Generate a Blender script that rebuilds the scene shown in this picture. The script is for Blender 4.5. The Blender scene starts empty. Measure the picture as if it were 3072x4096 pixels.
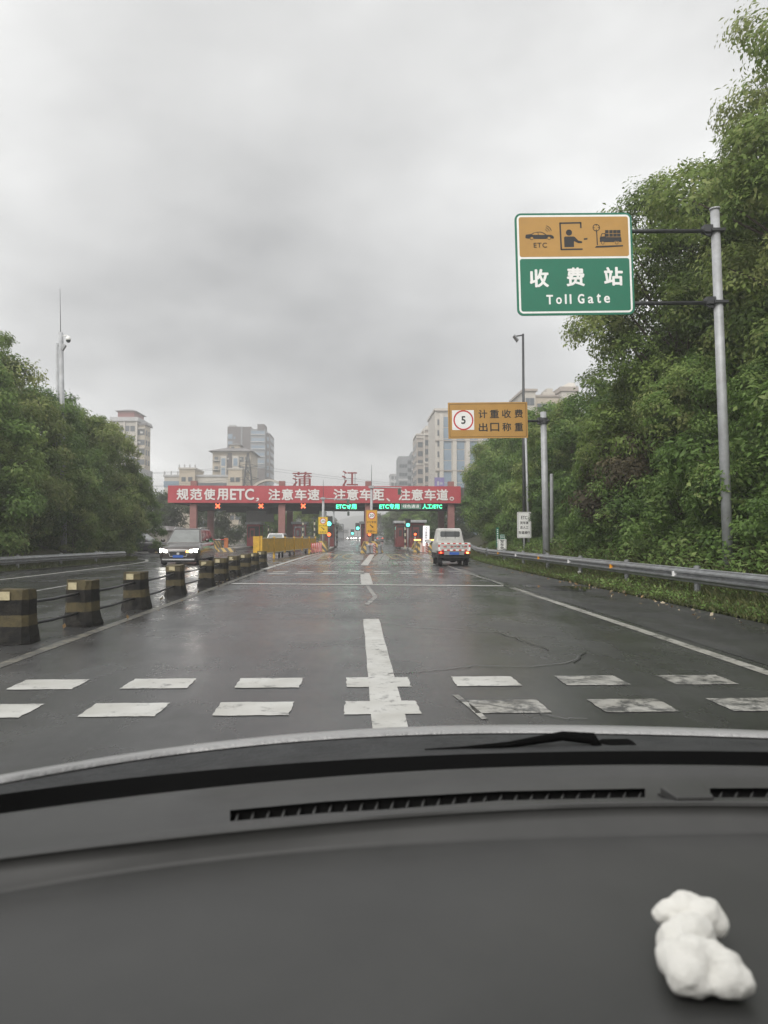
import bpy, bmesh, math, random
import numpy as np
from mathutils import Vector, Matrix, Euler
R = math.radians
random.seed(7)
SC = bpy.context.scene
COL = SC.collection

# ------------------------------------------------------------------ camera
EYE = Vector((0.0, 0.0, 1.35))
FOC = 2950.0                       # focal length in photograph pixels (3072 x 4096)
cam_d = bpy.data.cameras.new('camera')
cam_d.sensor_fit = 'VERTICAL'
cam_d.sensor_height = 36.0
cam_d.lens = 36.0 * FOC / 4096.0
cam_d.clip_start = 0.05
cam_d.clip_end = 6000
cam_d.dof.use_dof = True
cam_d.dof.focus_distance = 26.0
cam_d.dof.aperture_fstop = 7.0
cam = bpy.data.objects.new('camera', cam_d)
COL.objects.link(cam)
cam.location = EYE
PITCH = math.atan(98 / FOC); YAW = -math.atan(110 / FOC)
cam.rotation_euler = (R(90) + PITCH, 0, YAW)
SC.camera = cam
CR = cam.rotation_euler.to_matrix()

# ------------------------------------------------------------------ sky, sun, exposure
SUN_EL, SUN_AZ = R(42), R(205)     # high, behind and left of the car, diffused by cloud
w = bpy.data.worlds.new('World'); SC.world = w; w.use_nodes = True
nt = w.node_tree; nd = nt.nodes; lk = nt.links
nd.clear()
out = nd.new('ShaderNodeOutputWorld'); bg = nd.new('ShaderNodeBackground')
lk.new(bg.outputs[0], out.inputs[0])
sky = nd.new('ShaderNodeTexSky'); sky.sky_type = 'NISHITA'; sky.sun_disc = False
sky.sun_elevation = SUN_EL; sky.sun_rotation = SUN_AZ
sky.air_density = 1.0; sky.dust_density = 4.0
tc = nd.new('ShaderNodeTexCoord')
# cloud deck overhead: the view direction is carried up to a flat layer, so cloud banks draw together towards the horizon
sx = nd.new('ShaderNodeSeparateXYZ'); lk.new(tc.outputs['Generated'], sx.inputs[0])
zz = nd.new('ShaderNodeMath'); zz.operation = 'MAXIMUM'; zz.inputs[1].default_value = 0.0; lk.new(sx.outputs['Z'], zz.inputs[0])
zp = nd.new('ShaderNodeMath'); zp.operation = 'ADD'; zp.inputs[1].default_value = 0.22; lk.new(zz.outputs[0], zp.inputs[0])
dv = []
for ax in 'XY':
    q = nd.new('ShaderNodeMath'); q.operation = 'DIVIDE'; lk.new(sx.outputs[ax], q.inputs[0]); lk.new(zp.outputs[0], q.inputs[1]); dv.append(q)
cb = nd.new('ShaderNodeCombineXYZ'); lk.new(dv[0].outputs[0], cb.inputs[0]); lk.new(dv[1].outputs[0], cb.inputs[1])
mp = nd.new('ShaderNodeMapping'); lk.new(cb.outputs[0], mp.inputs['Vector'])
mp.inputs['Location'].default_value = (-8.33, -6.55, 3.68)
n1 = nd.new('ShaderNodeTexNoise'); n1.inputs['Scale'].default_value = 0.45; n1.inputs['Detail'].default_value = 8; n1.inputs['Roughness'].default_value = 0.5
n1.inputs['Distortion'].default_value = 0.25
lk.new(mp.outputs[0], n1.inputs['Vector'])
rp = nd.new('ShaderNodeValToRGB')
rp.color_ramp.elements[0].position = 0.30; rp.color_ramp.elements[0].color = (0.20, 0.20, 0.20, 1)
rp.color_ramp.elements[1].position = 0.68; rp.color_ramp.elements[1].color = (1.0, 1.0, 0.985, 1)
e = rp.color_ramp.elements.new(0.5); e.color = (0.55, 0.55, 0.542, 1)
lk.new(n1.outputs['Fac'], rp.inputs[0])
ssc = nd.new('ShaderNodeVectorMath'); ssc.operation = 'SCALE'; ssc.inputs['Scale'].default_value = 0.10
lk.new(sky.outputs[0], ssc.inputs[0])
mx = nd.new('ShaderNodeMix'); mx.data_type = 'RGBA'; mx.inputs[0].default_value = 0.93
lk.new(ssc.outputs[0], mx.inputs[6]); lk.new(rp.outputs[0], mx.inputs[7])
# the deck thins towards the horizon all round, so the sky brightens low down
hz1 = nd.new('ShaderNodeMath'); hz1.operation = 'SUBTRACT'; hz1.inputs[0].default_value = 1.0; lk.new(zz.outputs[0], hz1.inputs[1])
hz2 = nd.new('ShaderNodeMath'); hz2.operation = 'POWER'; hz2.inputs[1].default_value = 7.0; lk.new(hz1.outputs[0], hz2.inputs[0])
hz3 = nd.new('ShaderNodeMath'); hz3.operation = 'MULTIPLY_ADD'; hz3.inputs[1].default_value = 0.90; hz3.inputs[2].default_value = 1.0; lk.new(hz2.outputs[0], hz3.inputs[0])
hsc = nd.new('ShaderNodeVectorMath'); hsc.operation = 'SCALE'; lk.new(mx.outputs[2], hsc.inputs[0]); lk.new(hz3.outputs[0], hsc.inputs['Scale'])
lk.new(hsc.outputs[0], bg.inputs['Color'])
bg.inputs['Strength'].default_value = 0.74

sun_d = bpy.data.lights.new('sun', 'SUN'); sun_d.energy = 1.5; sun_d.angle = R(40); sun_d.color = (1.0, 0.97, 0.93)
sun = bpy.data.objects.new('sun', sun_d); COL.objects.link(sun)
# sun direction: azimuth measured from +Y clockwise (as the sky's sun_rotation)
sdir = Vector((math.sin(SUN_AZ) * math.cos(SUN_EL), math.cos(SUN_AZ) * math.cos(SUN_EL), math.sin(SUN_EL)))
sun.rotation_euler = sdir.to_track_quat('Z', 'Y').to_euler()
sun.location = (0, -20, 40)

SC.view_settings.view_transform = 'Standard'
SC.view_settings.look = 'None'
SC.view_settings.exposure = 1.0
SC.view_settings.gamma = 1.0
SC.view_settings.use_curve_mapping = False
SC.cycles.max_bounces = 5
SC.cycles.diffuse_bounces = 3
SC.cycles.glossy_bounces = 3
SC.cycles.transparent_max_bounces = 12
SC.cycles.volume_bounces = 0
SC.cycles.use_denoising = True

# ------------------------------------------------------------------ geometry from the photograph: rays to places
def ray(px, py):
    d = CR @ Vector(((px - 1536) / FOC, (2048 - py) / FOC, -1.0))
    return d
def P(px, py, Y):
    d = ray(px, py); return EYE + d * (Y / d.y)
def G(px, py, z=0.0):
    d = ray(px, py); return EYE + d * ((z - EYE.z) / d.z)

# ------------------------------------------------------------------ mesh builder
class MB:
    def __init__(s): s.v = []; s.f = []
    def add(s, vs, fs):
        b = len(s.v); s.v += [tuple(p) for p in vs]; s.f += [tuple(b + i for i in f) for f in fs]; return s
    def box(s, x0, x1, y0, y1, z0, z1):
        return s.add([(x0,y0,z0),(x1,y0,z0),(x1,y1,z0),(x0,y1,z0),(x0,y0,z1),(x1,y0,z1),(x1,y1,z1),(x0,y1,z1)],
                     [(0,3,2,1),(4,5,6,7),(0,1,5,4),(1,2,6,5),(2,3,7,6),(3,0,4,7)])
    def hexa(s, bot, top):           # two quads of four points
        return s.add(list(bot) + list(top), [(3,2,1,0),(4,5,6,7),(0,1,5,4),(1,2,6,5),(2,3,7,6),(3,0,4,7)])
    def tube(s, pts, r, n=8, caps=True):
        pts = [Vector(p) for p in pts]; rr = r if isinstance(r, (list, tuple)) else [r] * len(pts)
        vs = []; fs = []; up = None
        for i, p in enumerate(pts):
            t = (pts[min(i+1, len(pts)-1)] - pts[max(i-1, 0)]).normalized()
            if up is None:
                a = Vector((0,0,1)) if abs(t.z) < .9 else Vector((1,0,0)); up = t.cross(a).normalized()
            else: up = (up - t * up.dot(t)).normalized()
            b = t.cross(up)
            for k in range(n):
                q = 2*math.pi*k/n; vs.append(p + (up*math.cos(q) + b*math.sin(q)) * rr[i])
        for i in range(len(pts)-1):
            for k in range(n):
                a = i*n+k; c = i*n+(k+1)%n; fs.append((a, c, c+n, a+n))
        if caps: fs.append(tuple(range(n))[::-1]); fs.append(tuple((len(pts)-1)*n+k for k in range(n)))
        return s.add(vs, fs)
    def bar(s, a, b, w, h=None):     # square bar
        a = Vector(a); b = Vector(b); h = h or w; t = (b-a).normalized()
        u = t.cross(Vector((0,0,1)) if abs(t.z) < .95 else Vector((1,0,0))).normalized(); v = u.cross(t)
        c = [(-1,-1),(1,-1),(1,1),(-1,1)]
        return s.hexa([a + u*(i*w/2) + v*(j*h/2) for i, j in c], [b + u*(i*w/2) + v*(j*h/2) for i, j in c])
    def loft(s, rings, closed=True, caps=True):
        n = len(rings[0]); vs = [p for r in rings for p in r]; fs = []
        for i in range(len(rings)-1):
            for k in range(n if closed else n-1):
                a = i*n+k; c = i*n+(k+1)%n; fs.append((a, c, c+n, a+n))
        if caps and closed: fs.append(tuple(range(n))[::-1]); fs.append(tuple((len(rings)-1)*n+k for k in range(n)))
        return s.add(vs, fs)
    def poly(s, uv, y, t):           # flat outline in the x-z plane, thickness t towards -y
        n = len(uv); a = sum(uv[i][0]*uv[(i+1)%n][1]-uv[(i+1)%n][0]*uv[i][1] for i in range(n))
        if a < 0: uv = uv[::-1]
        vs = [(u, y-t, v) for u, v in uv] + [(u, y, v) for u, v in uv]
        fs = [tuple(range(n)), tuple(range(2*n-1, n-1, -1))] + [(i, i+n, (i+1)%n+n, (i+1)%n) for i in range(n)]
        return s.add(vs, fs)
    def rpoly(s, x0, x1, z0, z1, r, y, t, n=6):
        uv = []
        for cx, cz, a0 in ((x1-r, z1-r, 0), (x0+r, z1-r, 90), (x0+r, z0+r, 180), (x1-r, z0+r, 270)):
            for k in range(n+1):
                a = R(a0 + 90*k/n); uv.append((cx + r*math.cos(a), cz + r*math.sin(a)))
        return s.poly(uv, y, t)
    def disc(s, cx, cz, r, y, t, n=28): return s.poly([(cx+r*math.cos(2*math.pi*k/n), cz+r*math.sin(2*math.pi*k/n)) for k in range(n)], y, t)
    def arc(s, cx, cz, r, wd, a0, a1, y, t, n=24):
        o = [(cx+(r+wd/2)*math.cos(R(a0+(a1-a0)*k/n)), cz+(r+wd/2)*math.sin(R(a0+(a1-a0)*k/n))) for k in range(n+1)]
        i = [(cx+(r-wd/2)*math.cos(R(a0+(a1-a0)*k/n)), cz+(r-wd/2)*math.sin(R(a0+(a1-a0)*k/n))) for k in range(n+1)]
        for k in range(n): s.poly([o[k], o[k+1], i[k+1], i[k]], y, t)
        return s
    def stroke(s, pts, wd, y, t):
        for (a, b), (c, d) in zip(pts[:-1], pts[1:]):
            L = math.hypot(c-a, d-b) or 1e-6; nx, nz = -(d-b)/L*wd/2, (c-a)/L*wd/2; ex, ez = (c-a)/L*wd*.3, (d-b)/L*wd*.3
            s.poly([(a+nx-ex,b+nz-ez),(c+nx+ex,d+nz+ez),(c-nx+ex,d-nz+ez),(a-nx-ex,b-nz-ez)], y, t)
        return s
    def sphere(s, c, r, n=10, m=6, sc=(1,1,1), z0=-1.0):
        rings = []
        for j in range(m+1):
            a = -math.pi/2 + math.pi*j/m
            rings.append([(c[0]+r*sc[0]*math.cos(a)*math.cos(2*math.pi*k/n), c[1]+r*sc[1]*math.cos(a)*math.sin(2*math.pi*k/n), c[2]+r*sc[2]*max(math.sin(a), z0)) for k in range(n)])
        return s.loft(rings)
    def mesh(s, name):
        me = bpy.data.meshes.new(name); me.from_pydata(s.v, [], s.f); me.update(); return me

def link(name, me, mat=None, parent=None, loc=None, smooth=False):
    o = bpy.data.objects.new(name, me); COL.objects.link(o)
    if mat is not None and me is not None and len(me.materials) == 0: me.materials.append(mat)
    if parent is not None: o.parent = parent
    if loc is not None: o.location = loc
    if smooth: me.polygons.foreach_set('use_smooth', [True]*len(me.polygons))
    return o
def tag(o, label, cat, group=None):
    o['label'] = label; o['category'] = cat
    if group: o['group'] = group
    return o
def thing(name, label, cat, loc=(0,0,0), rz=0.0, group=None):
    o = bpy.data.objects.new(name, None); COL.objects.link(o); o.empty_display_size = .2
    o.location = loc; o.rotation_euler = (0, 0, rz); return tag(o, label, cat, group)
def part(name, mb, mat, parent, smooth=False, label=None, bevel=0, loc=None):
    o = link(name, mb.mesh(name) if isinstance(mb, MB) else mb, mat, parent, loc, smooth)
    if label: o['label'] = label
    if bevel:
        m = o.modifiers.new('bevel', 'BEVEL'); m.width = bevel; m.segments = 2; m.limit_method = 'ANGLE'
    return o
def struct(name, mb, mat, smooth=False):
    o = link(name, mb.mesh(name) if isinstance(mb, MB) else mb, mat, None, None, smooth); o['kind'] = 'structure'; return o
def copy_tree(o, parent=None):
    c = o.copy(); COL.objects.link(c); c.parent = parent
    for ch in KIDS.get(o.name, [x for x in o.children]): copy_tree(ch, c)
    return c
KIDS = {}

# ------------------------------------------------------------------ materials
def M(name, col, rough=.6, metal=0.0, var=.18, scale=4.0, bump=0.0, bscale=40.0, spec=.5, dirt=None, dirt_amt=.5, emit=0.0, coat=0.0):
    m = bpy.data.materials.new(name); m.use_nodes = True
    t = m.node_tree; n = t.nodes; b = n['Principled BSDF']
    b.inputs['Roughness'].default_value = rough; b.inputs['Metallic'].default_value = metal
    b.inputs['Specular IOR Level'].default_value = spec
    if coat: b.inputs['Coat Weight'].default_value = coat; b.inputs['Coat Roughness'].default_value = .08
    c = Vector(col)
    if var > 0:
        tc = n.new('ShaderNodeTexCoord'); no = n.new('ShaderNodeTexNoise'); no.inputs['Scale'].default_value = scale; no.inputs['Detail'].default_value = 5
        no.inputs['Roughness'].default_value = .65
        t.links.new(tc.outputs['Object'], no.inputs['Vector'])
        rp = n.new('ShaderNodeValToRGB'); rp.color_ramp.elements[0].position = .32; rp.color_ramp.elements[1].position = .68
        rp.color_ramp.elements[0].color = (*(c*(1-var)), 1); rp.color_ramp.elements[1].color = (*[min(1, x) for x in c*(1+var)], 1)
        t.links.new(no.outputs['Fac'], rp.inputs[0]); src = rp.outputs[0]
        if dirt is not None:
            n2 = n.new('ShaderNodeTexNoise'); n2.inputs['Scale'].default_value = scale*.6; n2.inputs['Detail'].default_value = 8; n2.inputs['Roughness'].default_value = .7
            t.links.new(tc.outputs['Object'], n2.inputs['Vector'])
            r2 = n.new('ShaderNodeValToRGB'); r2.color_ramp.elements[0].position = .48; r2.color_ramp.elements[1].position = .7
            r2.color_ramp.elements[1].color = (dirt_amt,)*3 + (1,)
            t.links.new(n2.outputs['Fac'], r2.inputs[0])
            mi = n.new('ShaderNodeMix'); mi.data_type = 'RGBA'; t.links.new(r2.outputs[0], mi.inputs[0]); t.links.new(src, mi.inputs[6]); mi.inputs[7].default_value = (*dirt, 1)
            src = mi.outputs[2]
        t.links.new(src, b.inputs['Base Color'])
        if bump:
            n3 = n.new('ShaderNodeTexNoise'); n3.inputs['Scale'].default_value = bscale; n3.inputs['Detail'].default_value = 4
            t.links.new(tc.outputs['Object'], n3.inputs['Vector'])
            bp = n.new('ShaderNodeBump'); bp.inputs['Strength'].default_value = bump; bp.inputs['Distance'].default_value = .02
            t.links.new(n3.outputs['Fac'], bp.inputs['Height']); t.links.new(bp.outputs[0], b.inputs['Normal'])
    else:
        b.inputs['Base Color'].default_value = (*c, 1)
    if emit:
        b.inputs['Emission Color'].default_value = (*c, 1); b.inputs['Emission Strength'].default_value = emit
    return m

m_white = M('white_paint', (.72,.72,.70), .5, var=.08)
m_signwhite = M('sign_white', (.78,.78,.76), .45, var=.05)
m_black = M('black_paint', (.018,.018,.018), .5, var=.2)
m_rubber = M('rubber', (.015,.015,.016), .8, var=.2)
m_galv = M('galvanised_steel', (.30,.31,.32), .48, .75, var=.2, scale=6, dirt=(.16,.15,.14))
m_polegrey = M('pole_grey', (.34,.35,.36), .55, .2, var=.18, scale=3, dirt=(.2,.19,.18))
m_darkmetal = M('dark_metal', (.06,.062,.065), .5, .4, var=.2)
m_concrete = M('concrete', (.30,.29,.27), .8, var=.25, bump=.3, dirt=(.12,.11,.1))
m_signgreen = M('sign_green', (.012,.145,.085), .42, var=.08, scale=1.5)
m_signorange = M('sign_orange', (.42,.235,.06), .45, var=.07, scale=1.5)
m_signyellow = M('sign_yellow', (.75,.50,.02), .45, var=.06)
m_yellow = M('yellow_paint', (.58,.34,.03), .6, var=.2, scale=3, dirt=(.28,.19,.06), dirt_amt=.5)
m_redpaint = M('red_paint', (.45,.045,.04), .5, var=.15)
m_glass = M('dark_glass', (.035,.04,.042), .06, var=0, spec=.9)
m_chrome = M('chrome', (.6,.6,.6), .18, .95, var=0)
m_plate = M('blue_plate', (.03,.10,.38), .4, var=.1)
m_ledgreen = M('led_green', (.06,1.0,.42), .5, var=0, emit=1.7)
m_ledred = M('led_red', (1.0,.10,.03), .5, var=0, emit=2.2)
m_ledamber = M('led_amber', (1.0,.45,.12), .5, var=0, emit=2.0)
m_lampwhite = M('lamp_white', (1.0,.97,.88), .5, var=0, emit=14.0)
m_lampgreen = M('lamp_green', (.1,.95,.75), .5, var=0, emit=1.6)
m_tail = M('tail_lens', (.55,.02,.015), .25, var=0)
m_signred = M('sign_red', (.50,.03,.035), .45, var=.08)

# ------------------------------------------------------------------ lettering (meshes from the built-in font)
TX = {}
def txt(s, bold=.0, sp=1.0):
    bold = 0.0; k = (s, bold, sp)
    if k not in TX:
        cu = bpy.data.curves.new('lettering', 'FONT'); cu.body = s; cu.size = 1; cu.offset = bold; cu.extrude = .0; cu.resolution_u = 3; cu.space_character = sp
        cu.fill_mode = 'FRONT'
        ob = bpy.data.objects.new('lettering', cu); COL.objects.link(ob)
        dg = bpy.context.evaluated_depsgraph_get(); me = bpy.data.meshes.new_from_object(ob.evaluated_get(dg))
        co = np.empty(len(me.vertices)*3); me.vertices.foreach_get('co', co); co = co.reshape(-1, 3)[:, :2]
        fs = [tuple(p.vertices) for p in me.polygons]
        bpy.data.objects.remove(ob); bpy.data.curves.remove(cu); bpy.data.meshes.remove(me)
        co = co - co.min(0); TX[k] = (co / co.max(0), fs)
    return TX[k]
def put_text(mb, s, x0, x1, z0, z1, y, t=.002, bold=.012, sp=1.0):
    """letters fitted into a box of the x-z plane, front face at y-t (facing -y); with sides"""
    co, fs = txt(s, .0, sp)
    n_ch = max(1, len(s)); em = (z1-z0)
    b_ = bold*em*.55; sx = (x1-x0-2*b_); sz = (z1-z0-2*b_)
    if t <= .02 and bold > 0:         # heavier strokes: the letter laid again in thin films, each a little aside
        for i, (dx, dz) in enumerate(((0,0),(b_,0),(-b_,0),(0,b_),(0,-b_),(b_*.7,b_*.7),(-b_*.7,-b_*.7),(b_*.7,-b_*.7),(-b_*.7,b_*.7))):
            mb.add([(x0+b_+sx*a+dx, y-t-i*.0004, z0+b_+sz*b+dz) for a, b in co], fs)
        return mb
    vs = [(x0+(x1-x0)*a, y-t, z0+(z1-z0)*b) for a, b in co]
    mb.add(vs, fs)
    if t > .02:                       # solid letters: back and side walls
        n = len(vs); mb.add([(v[0], y, v[2]) for v in vs], [f[::-1] for f in fs])
        cnt = {}
        for f in fs:
            for a, b in zip(f, f[1:]+f[:1]): cnt[(a, b)] = 1
        base = len(mb.v) - 2*n
        for (a, b) in cnt:
            if (b, a) not in cnt: mb.f.append((base+b, base+a, base+n+a, base+n+b))
    return mb

# ================================================================== THE SETTING
def flat(pts, z): return [(p[0], p[1], z) for p in pts]
m_earth = M('earth', (.055,.06,.03), .9, var=.35, scale=.6)
g = MB(); g.add([(-2500,-300,-.06),(2500,-300,-.06),(2500,3500,-.06),(-2500,3500,-.06)], [(0,1,2,3)])
struct('ground', g, m_earth)

def asphalt(name, base, wet):
    m = bpy.data.materials.new(name); m.use_nodes = True; t = m.node_tree; n = t.nodes; L = t.links; b = n['Principled BSDF']
    tc = n.new('ShaderNodeTexCoord')
    def noise(sc, det=6, ro=.6, vec=None):
        q = n.new('ShaderNodeTexNoise'); q.inputs['Scale'].default_value = sc; q.inputs['Detail'].default_value = det; q.inputs['Roughness'].default_value = ro
        L.new(vec or tc.outputs['Object'], q.inputs['Vector']); return q.outputs['Fac']
    def ramp(src, p0, c0, p1, c1):
        r = n.new('ShaderNodeValToRGB'); r.color_ramp.elements[0].position = p0; r.color_ramp.elements[1].position = p1
        r.color_ramp.elements[0].color = (*c0, 1) if isinstance(c0, tuple) else (c0,)*3+(1,)
        r.color_ramp.elements[1].color = (*c1, 1) if isinstance(c1, tuple) else (c1,)*3+(1,)
        L.new(src, r.inputs[0]); return r.outputs[0]
    def mixc(f, a, c2, mode='MIX'):
        q = n.new('ShaderNodeMix'); q.data_type = 'RGBA'; q.blend_type = mode
        (L.new(f, q.inputs[0]) if not isinstance(f, float) else setattr(q.inputs[0], 'default_value', f)); L.new(a, q.inputs[6]); L.new(c2, q.inputs[7]); return q.outputs[2]
    mpn = n.new('ShaderNodeMapping'); mpn.inputs['Scale'].default_value = (.9, .16, 1); L.new(tc.outputs['Object'], mpn.inputs[0])
    fine = ramp(noise(70, 4, .85), .34, base*.5, .68, base*1.7)
    patch = ramp(noise(.35, 7, .62), .35, .68, .66, 1.32)
    streak = ramp(noise(1.6, 4, .6, mpn.outputs[0]), .35, .86, .65, 1.14)
    L.new(mixc(1.0, mixc(1.0, fine, patch, 'MULTIPLY'), streak, 'MULTIPLY'), b.inputs['Base Color'])
    # wet film: broad sheets, drawn out along the wheel tracks
    wn = ramp(mixc(.5, noise(.5, 6, .6), noise(.9, 6, .62, mpn.outputs[0])), .40, wet[0], .62, wet[1])
    L.new(wn, b.inputs['Roughness'])
    b.inputs['Specular IOR Level'].default_value = .5
    bp = n.new('ShaderNodeBump'); bp.inputs['Strength'].default_value = .5; bp.inputs['Distance'].default_value = .004
    L.new(noise(90, 3, .7), bp.inputs['Height']); L.new(bp.outputs[0], b.inputs['Normal'])
    return m
m_asphalt = asphalt('wet_asphalt', .038, (.10, .40))
m_shoulder = asphalt('shoulder_asphalt', .03, (.26, .6))

rd = MB()
left_edge = [(-13.6,-30),(-13.6,18),(-13.5,27),(-12.6,36),(-12.2,41.5),(-13.5,46),(-18,50),(-34,54),(-34,70),(-26,84),(-22,130),(-20,200),(-19,700)]
right_edge = [(6.3,-30),(6.3,18),(6.3,27),(6.45,36),(6.7,41.5),(7.0,46),(7.6,50),(8.3,54),(10.6,70),(12.0,84),(12.5,130),(12.5,200),(12.5,700)]
vs = []; fs = []
for i, (a, b) in enumerate(zip(left_edge, right_edge)):
    vs += [(a[0],a[1],0), (b[0],b[1],0)]
    if i: fs.append((2*i-2, 2*i-1, 2*i+1, 2*i))
rd.add(vs, fs)
road = struct('road', rd, m_asphalt)

# ---- painted lines, worn
def worn(name, col, edge=.5, under=(.06,.06,.06)):
    m = bpy.data.materials.new(name); m.use_nodes = True; t = m.node_tree; n = t.nodes; L = t.links; b = n['Principled BSDF']
    geo = n.new('ShaderNodeNewGeometry')
    a = n.new('ShaderNodeTexNoise'); a.inputs['Scale'].default_value = 5; a.inputs['Detail'].default_value = 12; a.inputs['Roughness'].default_value = .82; a.inputs['Distortion'].default_value = .4
    L.new(geo.outputs['Position'], a.inputs['Vector'])
    r = n.new('ShaderNodeValToRGB'); r.color_ramp.elements[0].position = edge-.05; r.color_ramp.elements[1].position = edge+.05
    r.color_ramp.elements[0].color = (*under, 1); r.color_ramp.elements[1].color = (*col, 1)
    L.new(a.outputs['Fac'], r.inputs[0])
    a2 = n.new('ShaderNodeTexNoise'); a2.inputs['Scale'].default_value = 2.2; a2.inputs['Detail'].default_value = 5; L.new(geo.outputs['Position'], a2.inputs['Vector'])
    r2 = n.new('ShaderNodeValToRGB'); r2.color_ramp.elements[0].position = .3; r2.color_ramp.elements[1].position = .7; r2.color_ramp.elements[0].color = (.72,.71,.68,1)
    L.new(a2.outputs['Fac'], r2.inputs[0])
    mi = n.new('ShaderNodeMix'); mi.data_type = 'RGBA'; mi.blend_type = 'MULTIPLY'; mi.inputs[0].default_value = 1; L.new(r.outputs[0], mi.inputs[6]); L.new(r2.outputs[0], mi.inputs[7])
    L.new(mi.outputs[2], b.inputs['Base Color']); b.inputs['Roughness'].default_value = .42
    bp = n.new('ShaderNodeBump'); bp.inputs['Strength'].default_value = .35; bp.inputs['Distance'].default_value = .006; L.new(a.outputs['Fac'], bp.inputs['Height']); L.new(bp.outputs[0], b.inputs['Normal'])
    return m
m_line = worn('road_line_paint', (.44,.44,.42), .42)
m_line_fresh = worn('road_line_paint_fresh', (.47,.47,.45), .415)
m_line_faded = worn('road_line_paint_faded', (.34,.335,.315), .49)
m_line_cream = worn('road_line_paint_cream', (.17,.16,.13), .50)
m_line_yellow = worn('road_line_paint_yellow', (.34,.25,.10), .47, (.10,.10,.095))

def strip(pts, wd, z=.005):            # a painted strip along a ground polyline, slightly ragged
    mb = MB(); vs = []; fs = []
    pts = [Vector((p[0], p[1], 0)) for p in pts]; q = []
    for a, b in zip(pts[:-1], pts[1:]):
        k = max(1, int((b-a).length/.6)); q += [a.lerp(b, i/k) for i in range(k)]
    q.append(pts[-1])
    for i, p in enumerate(q):
        t = (q[min(i+1,len(q)-1)] - q[max(i-1,0)]).normalized(); s = Vector((t.y, -t.x, 0))*wd/2
        j = 1 + random.uniform(-.05,.05)
        vs += [(p.x-s.x*j, p.y-s.y*j, z), (p.x+s.x*j, p.y+s.y*j, z)]
        if i: fs.append((2*i-2, 2*i-1, 2*i+1, 2*i))
    return mb.add(vs, fs)
def mark(name, mb, m): return part(name, mb, m, road)
mark('lane_line', strip([(.24,3.2),(.24,12.1)], .26), m_line_fresh)
mark('lane_line', strip([(.20,14.6),(.42,16.5),(.30,20.2)], .10), m_line_faded)
mark('lane_line', strip([(.30,20.9),(.31,27.2)], .34), m_line)
mark('lane_line', strip([(.36,34.4),(1.18,55.5)], .36, .009), m_line)
mark('edge_line', strip([(4.05,2.0),(4.08,11),(4.08,19.3)], .16), worn('edge_line_paint', (.33,.325,.30), .45))
mark('edge_line', strip([(4.10,20.6),(4.12,28),(4.2,34)], .13), m_line_faded)
mark('median_edge_line', strip([(-3.72,3),(-3.72,20),(-3.78,30)], .16), m_line_cream)
mark('median_edge_line', strip([(-3.80,30.4),(-3.45,50),(-3.0,62)], .22), m_line)
mark('side_road_edge_line', strip([(-11.3,8),(-11.1,23),(-10.95,30),(-11.0,37),(-11.35,40.5),(-12.2,43.5),(-13.9,46.5),(-16.5,48.6)], .16), m_line)
for k in range(3): mark('side_lane_dash', strip([(-7.95, 5+k*13.2),(-7.95, 9.5+k*13.2)], .13), m_line_faded)
# stop line
mark('stop_line', strip([(-3.55,21.3),(.3,20.6),(4.0,20.0)], .36, .008), m_line)
# slow-down dashes, first pair of rows at the car, second pair beyond the stop line
dash = MB()
vs = [(-.29,-.225,0),(.29,-.225,0),(.29,.225,0),(-.29,.225,0)]
# ragged outline
ring = []
for a, b in zip(vs, vs[1:]+vs[:1]):
    for k in range(8):
        f = k/8; ring.append((a[0]+(b[0]-a[0])*f+random.uniform(-.008,.008), a[1]+(b[1]-a[1])*f+random.uniform(-.008,.008), 0))
dash.add(ring, [tuple(range(len(ring)))])
dme = dash.mesh('slow_dash'); dme.materials.append(m_line_fresh)
dmw = dme.copy(); dmw.materials.clear(); dmw.materials.append(m_line_faded)
for y in (6.88, 5.86):
    for k in range(-3, 4):
        worn_one = (k >= 1 and y < 6) or k >= 2
        o = link('slow_dash', dmw if worn_one else dme, None, road, (.2+k*1.0, y, .005 if k else .0045)); o.rotation_euler.z = math.pi*random.randint(0,1)
for y in (28.3, 26.9):
    for k in range(-4, 4):
        link('slow_dash', dme if k < 2 else dmw, None, road, (.95+k*.96, y, .005))
# coarse white rumble band in front of the toll lanes
rb = MB()
for lane0, lane1 in ((-3.55,.1),(.65,4.3)):
    for r in range(9):
        y = 34.9 + r*.62
        x = lane0 + .1 + .02*r
        while x < lane1 - .1 - .03*r:
            if random.random() < .86: rb.add([(x,y,.005),(x+.2,y,.005),(x+.2,y+.2+.02*r,.005),(x,y+.2+.02*r,.005)], [(0,1,2,3)])
            x += .26
o = mark('rumble_band', rb, m_line); o['kind'] = 'stuff'
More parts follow.
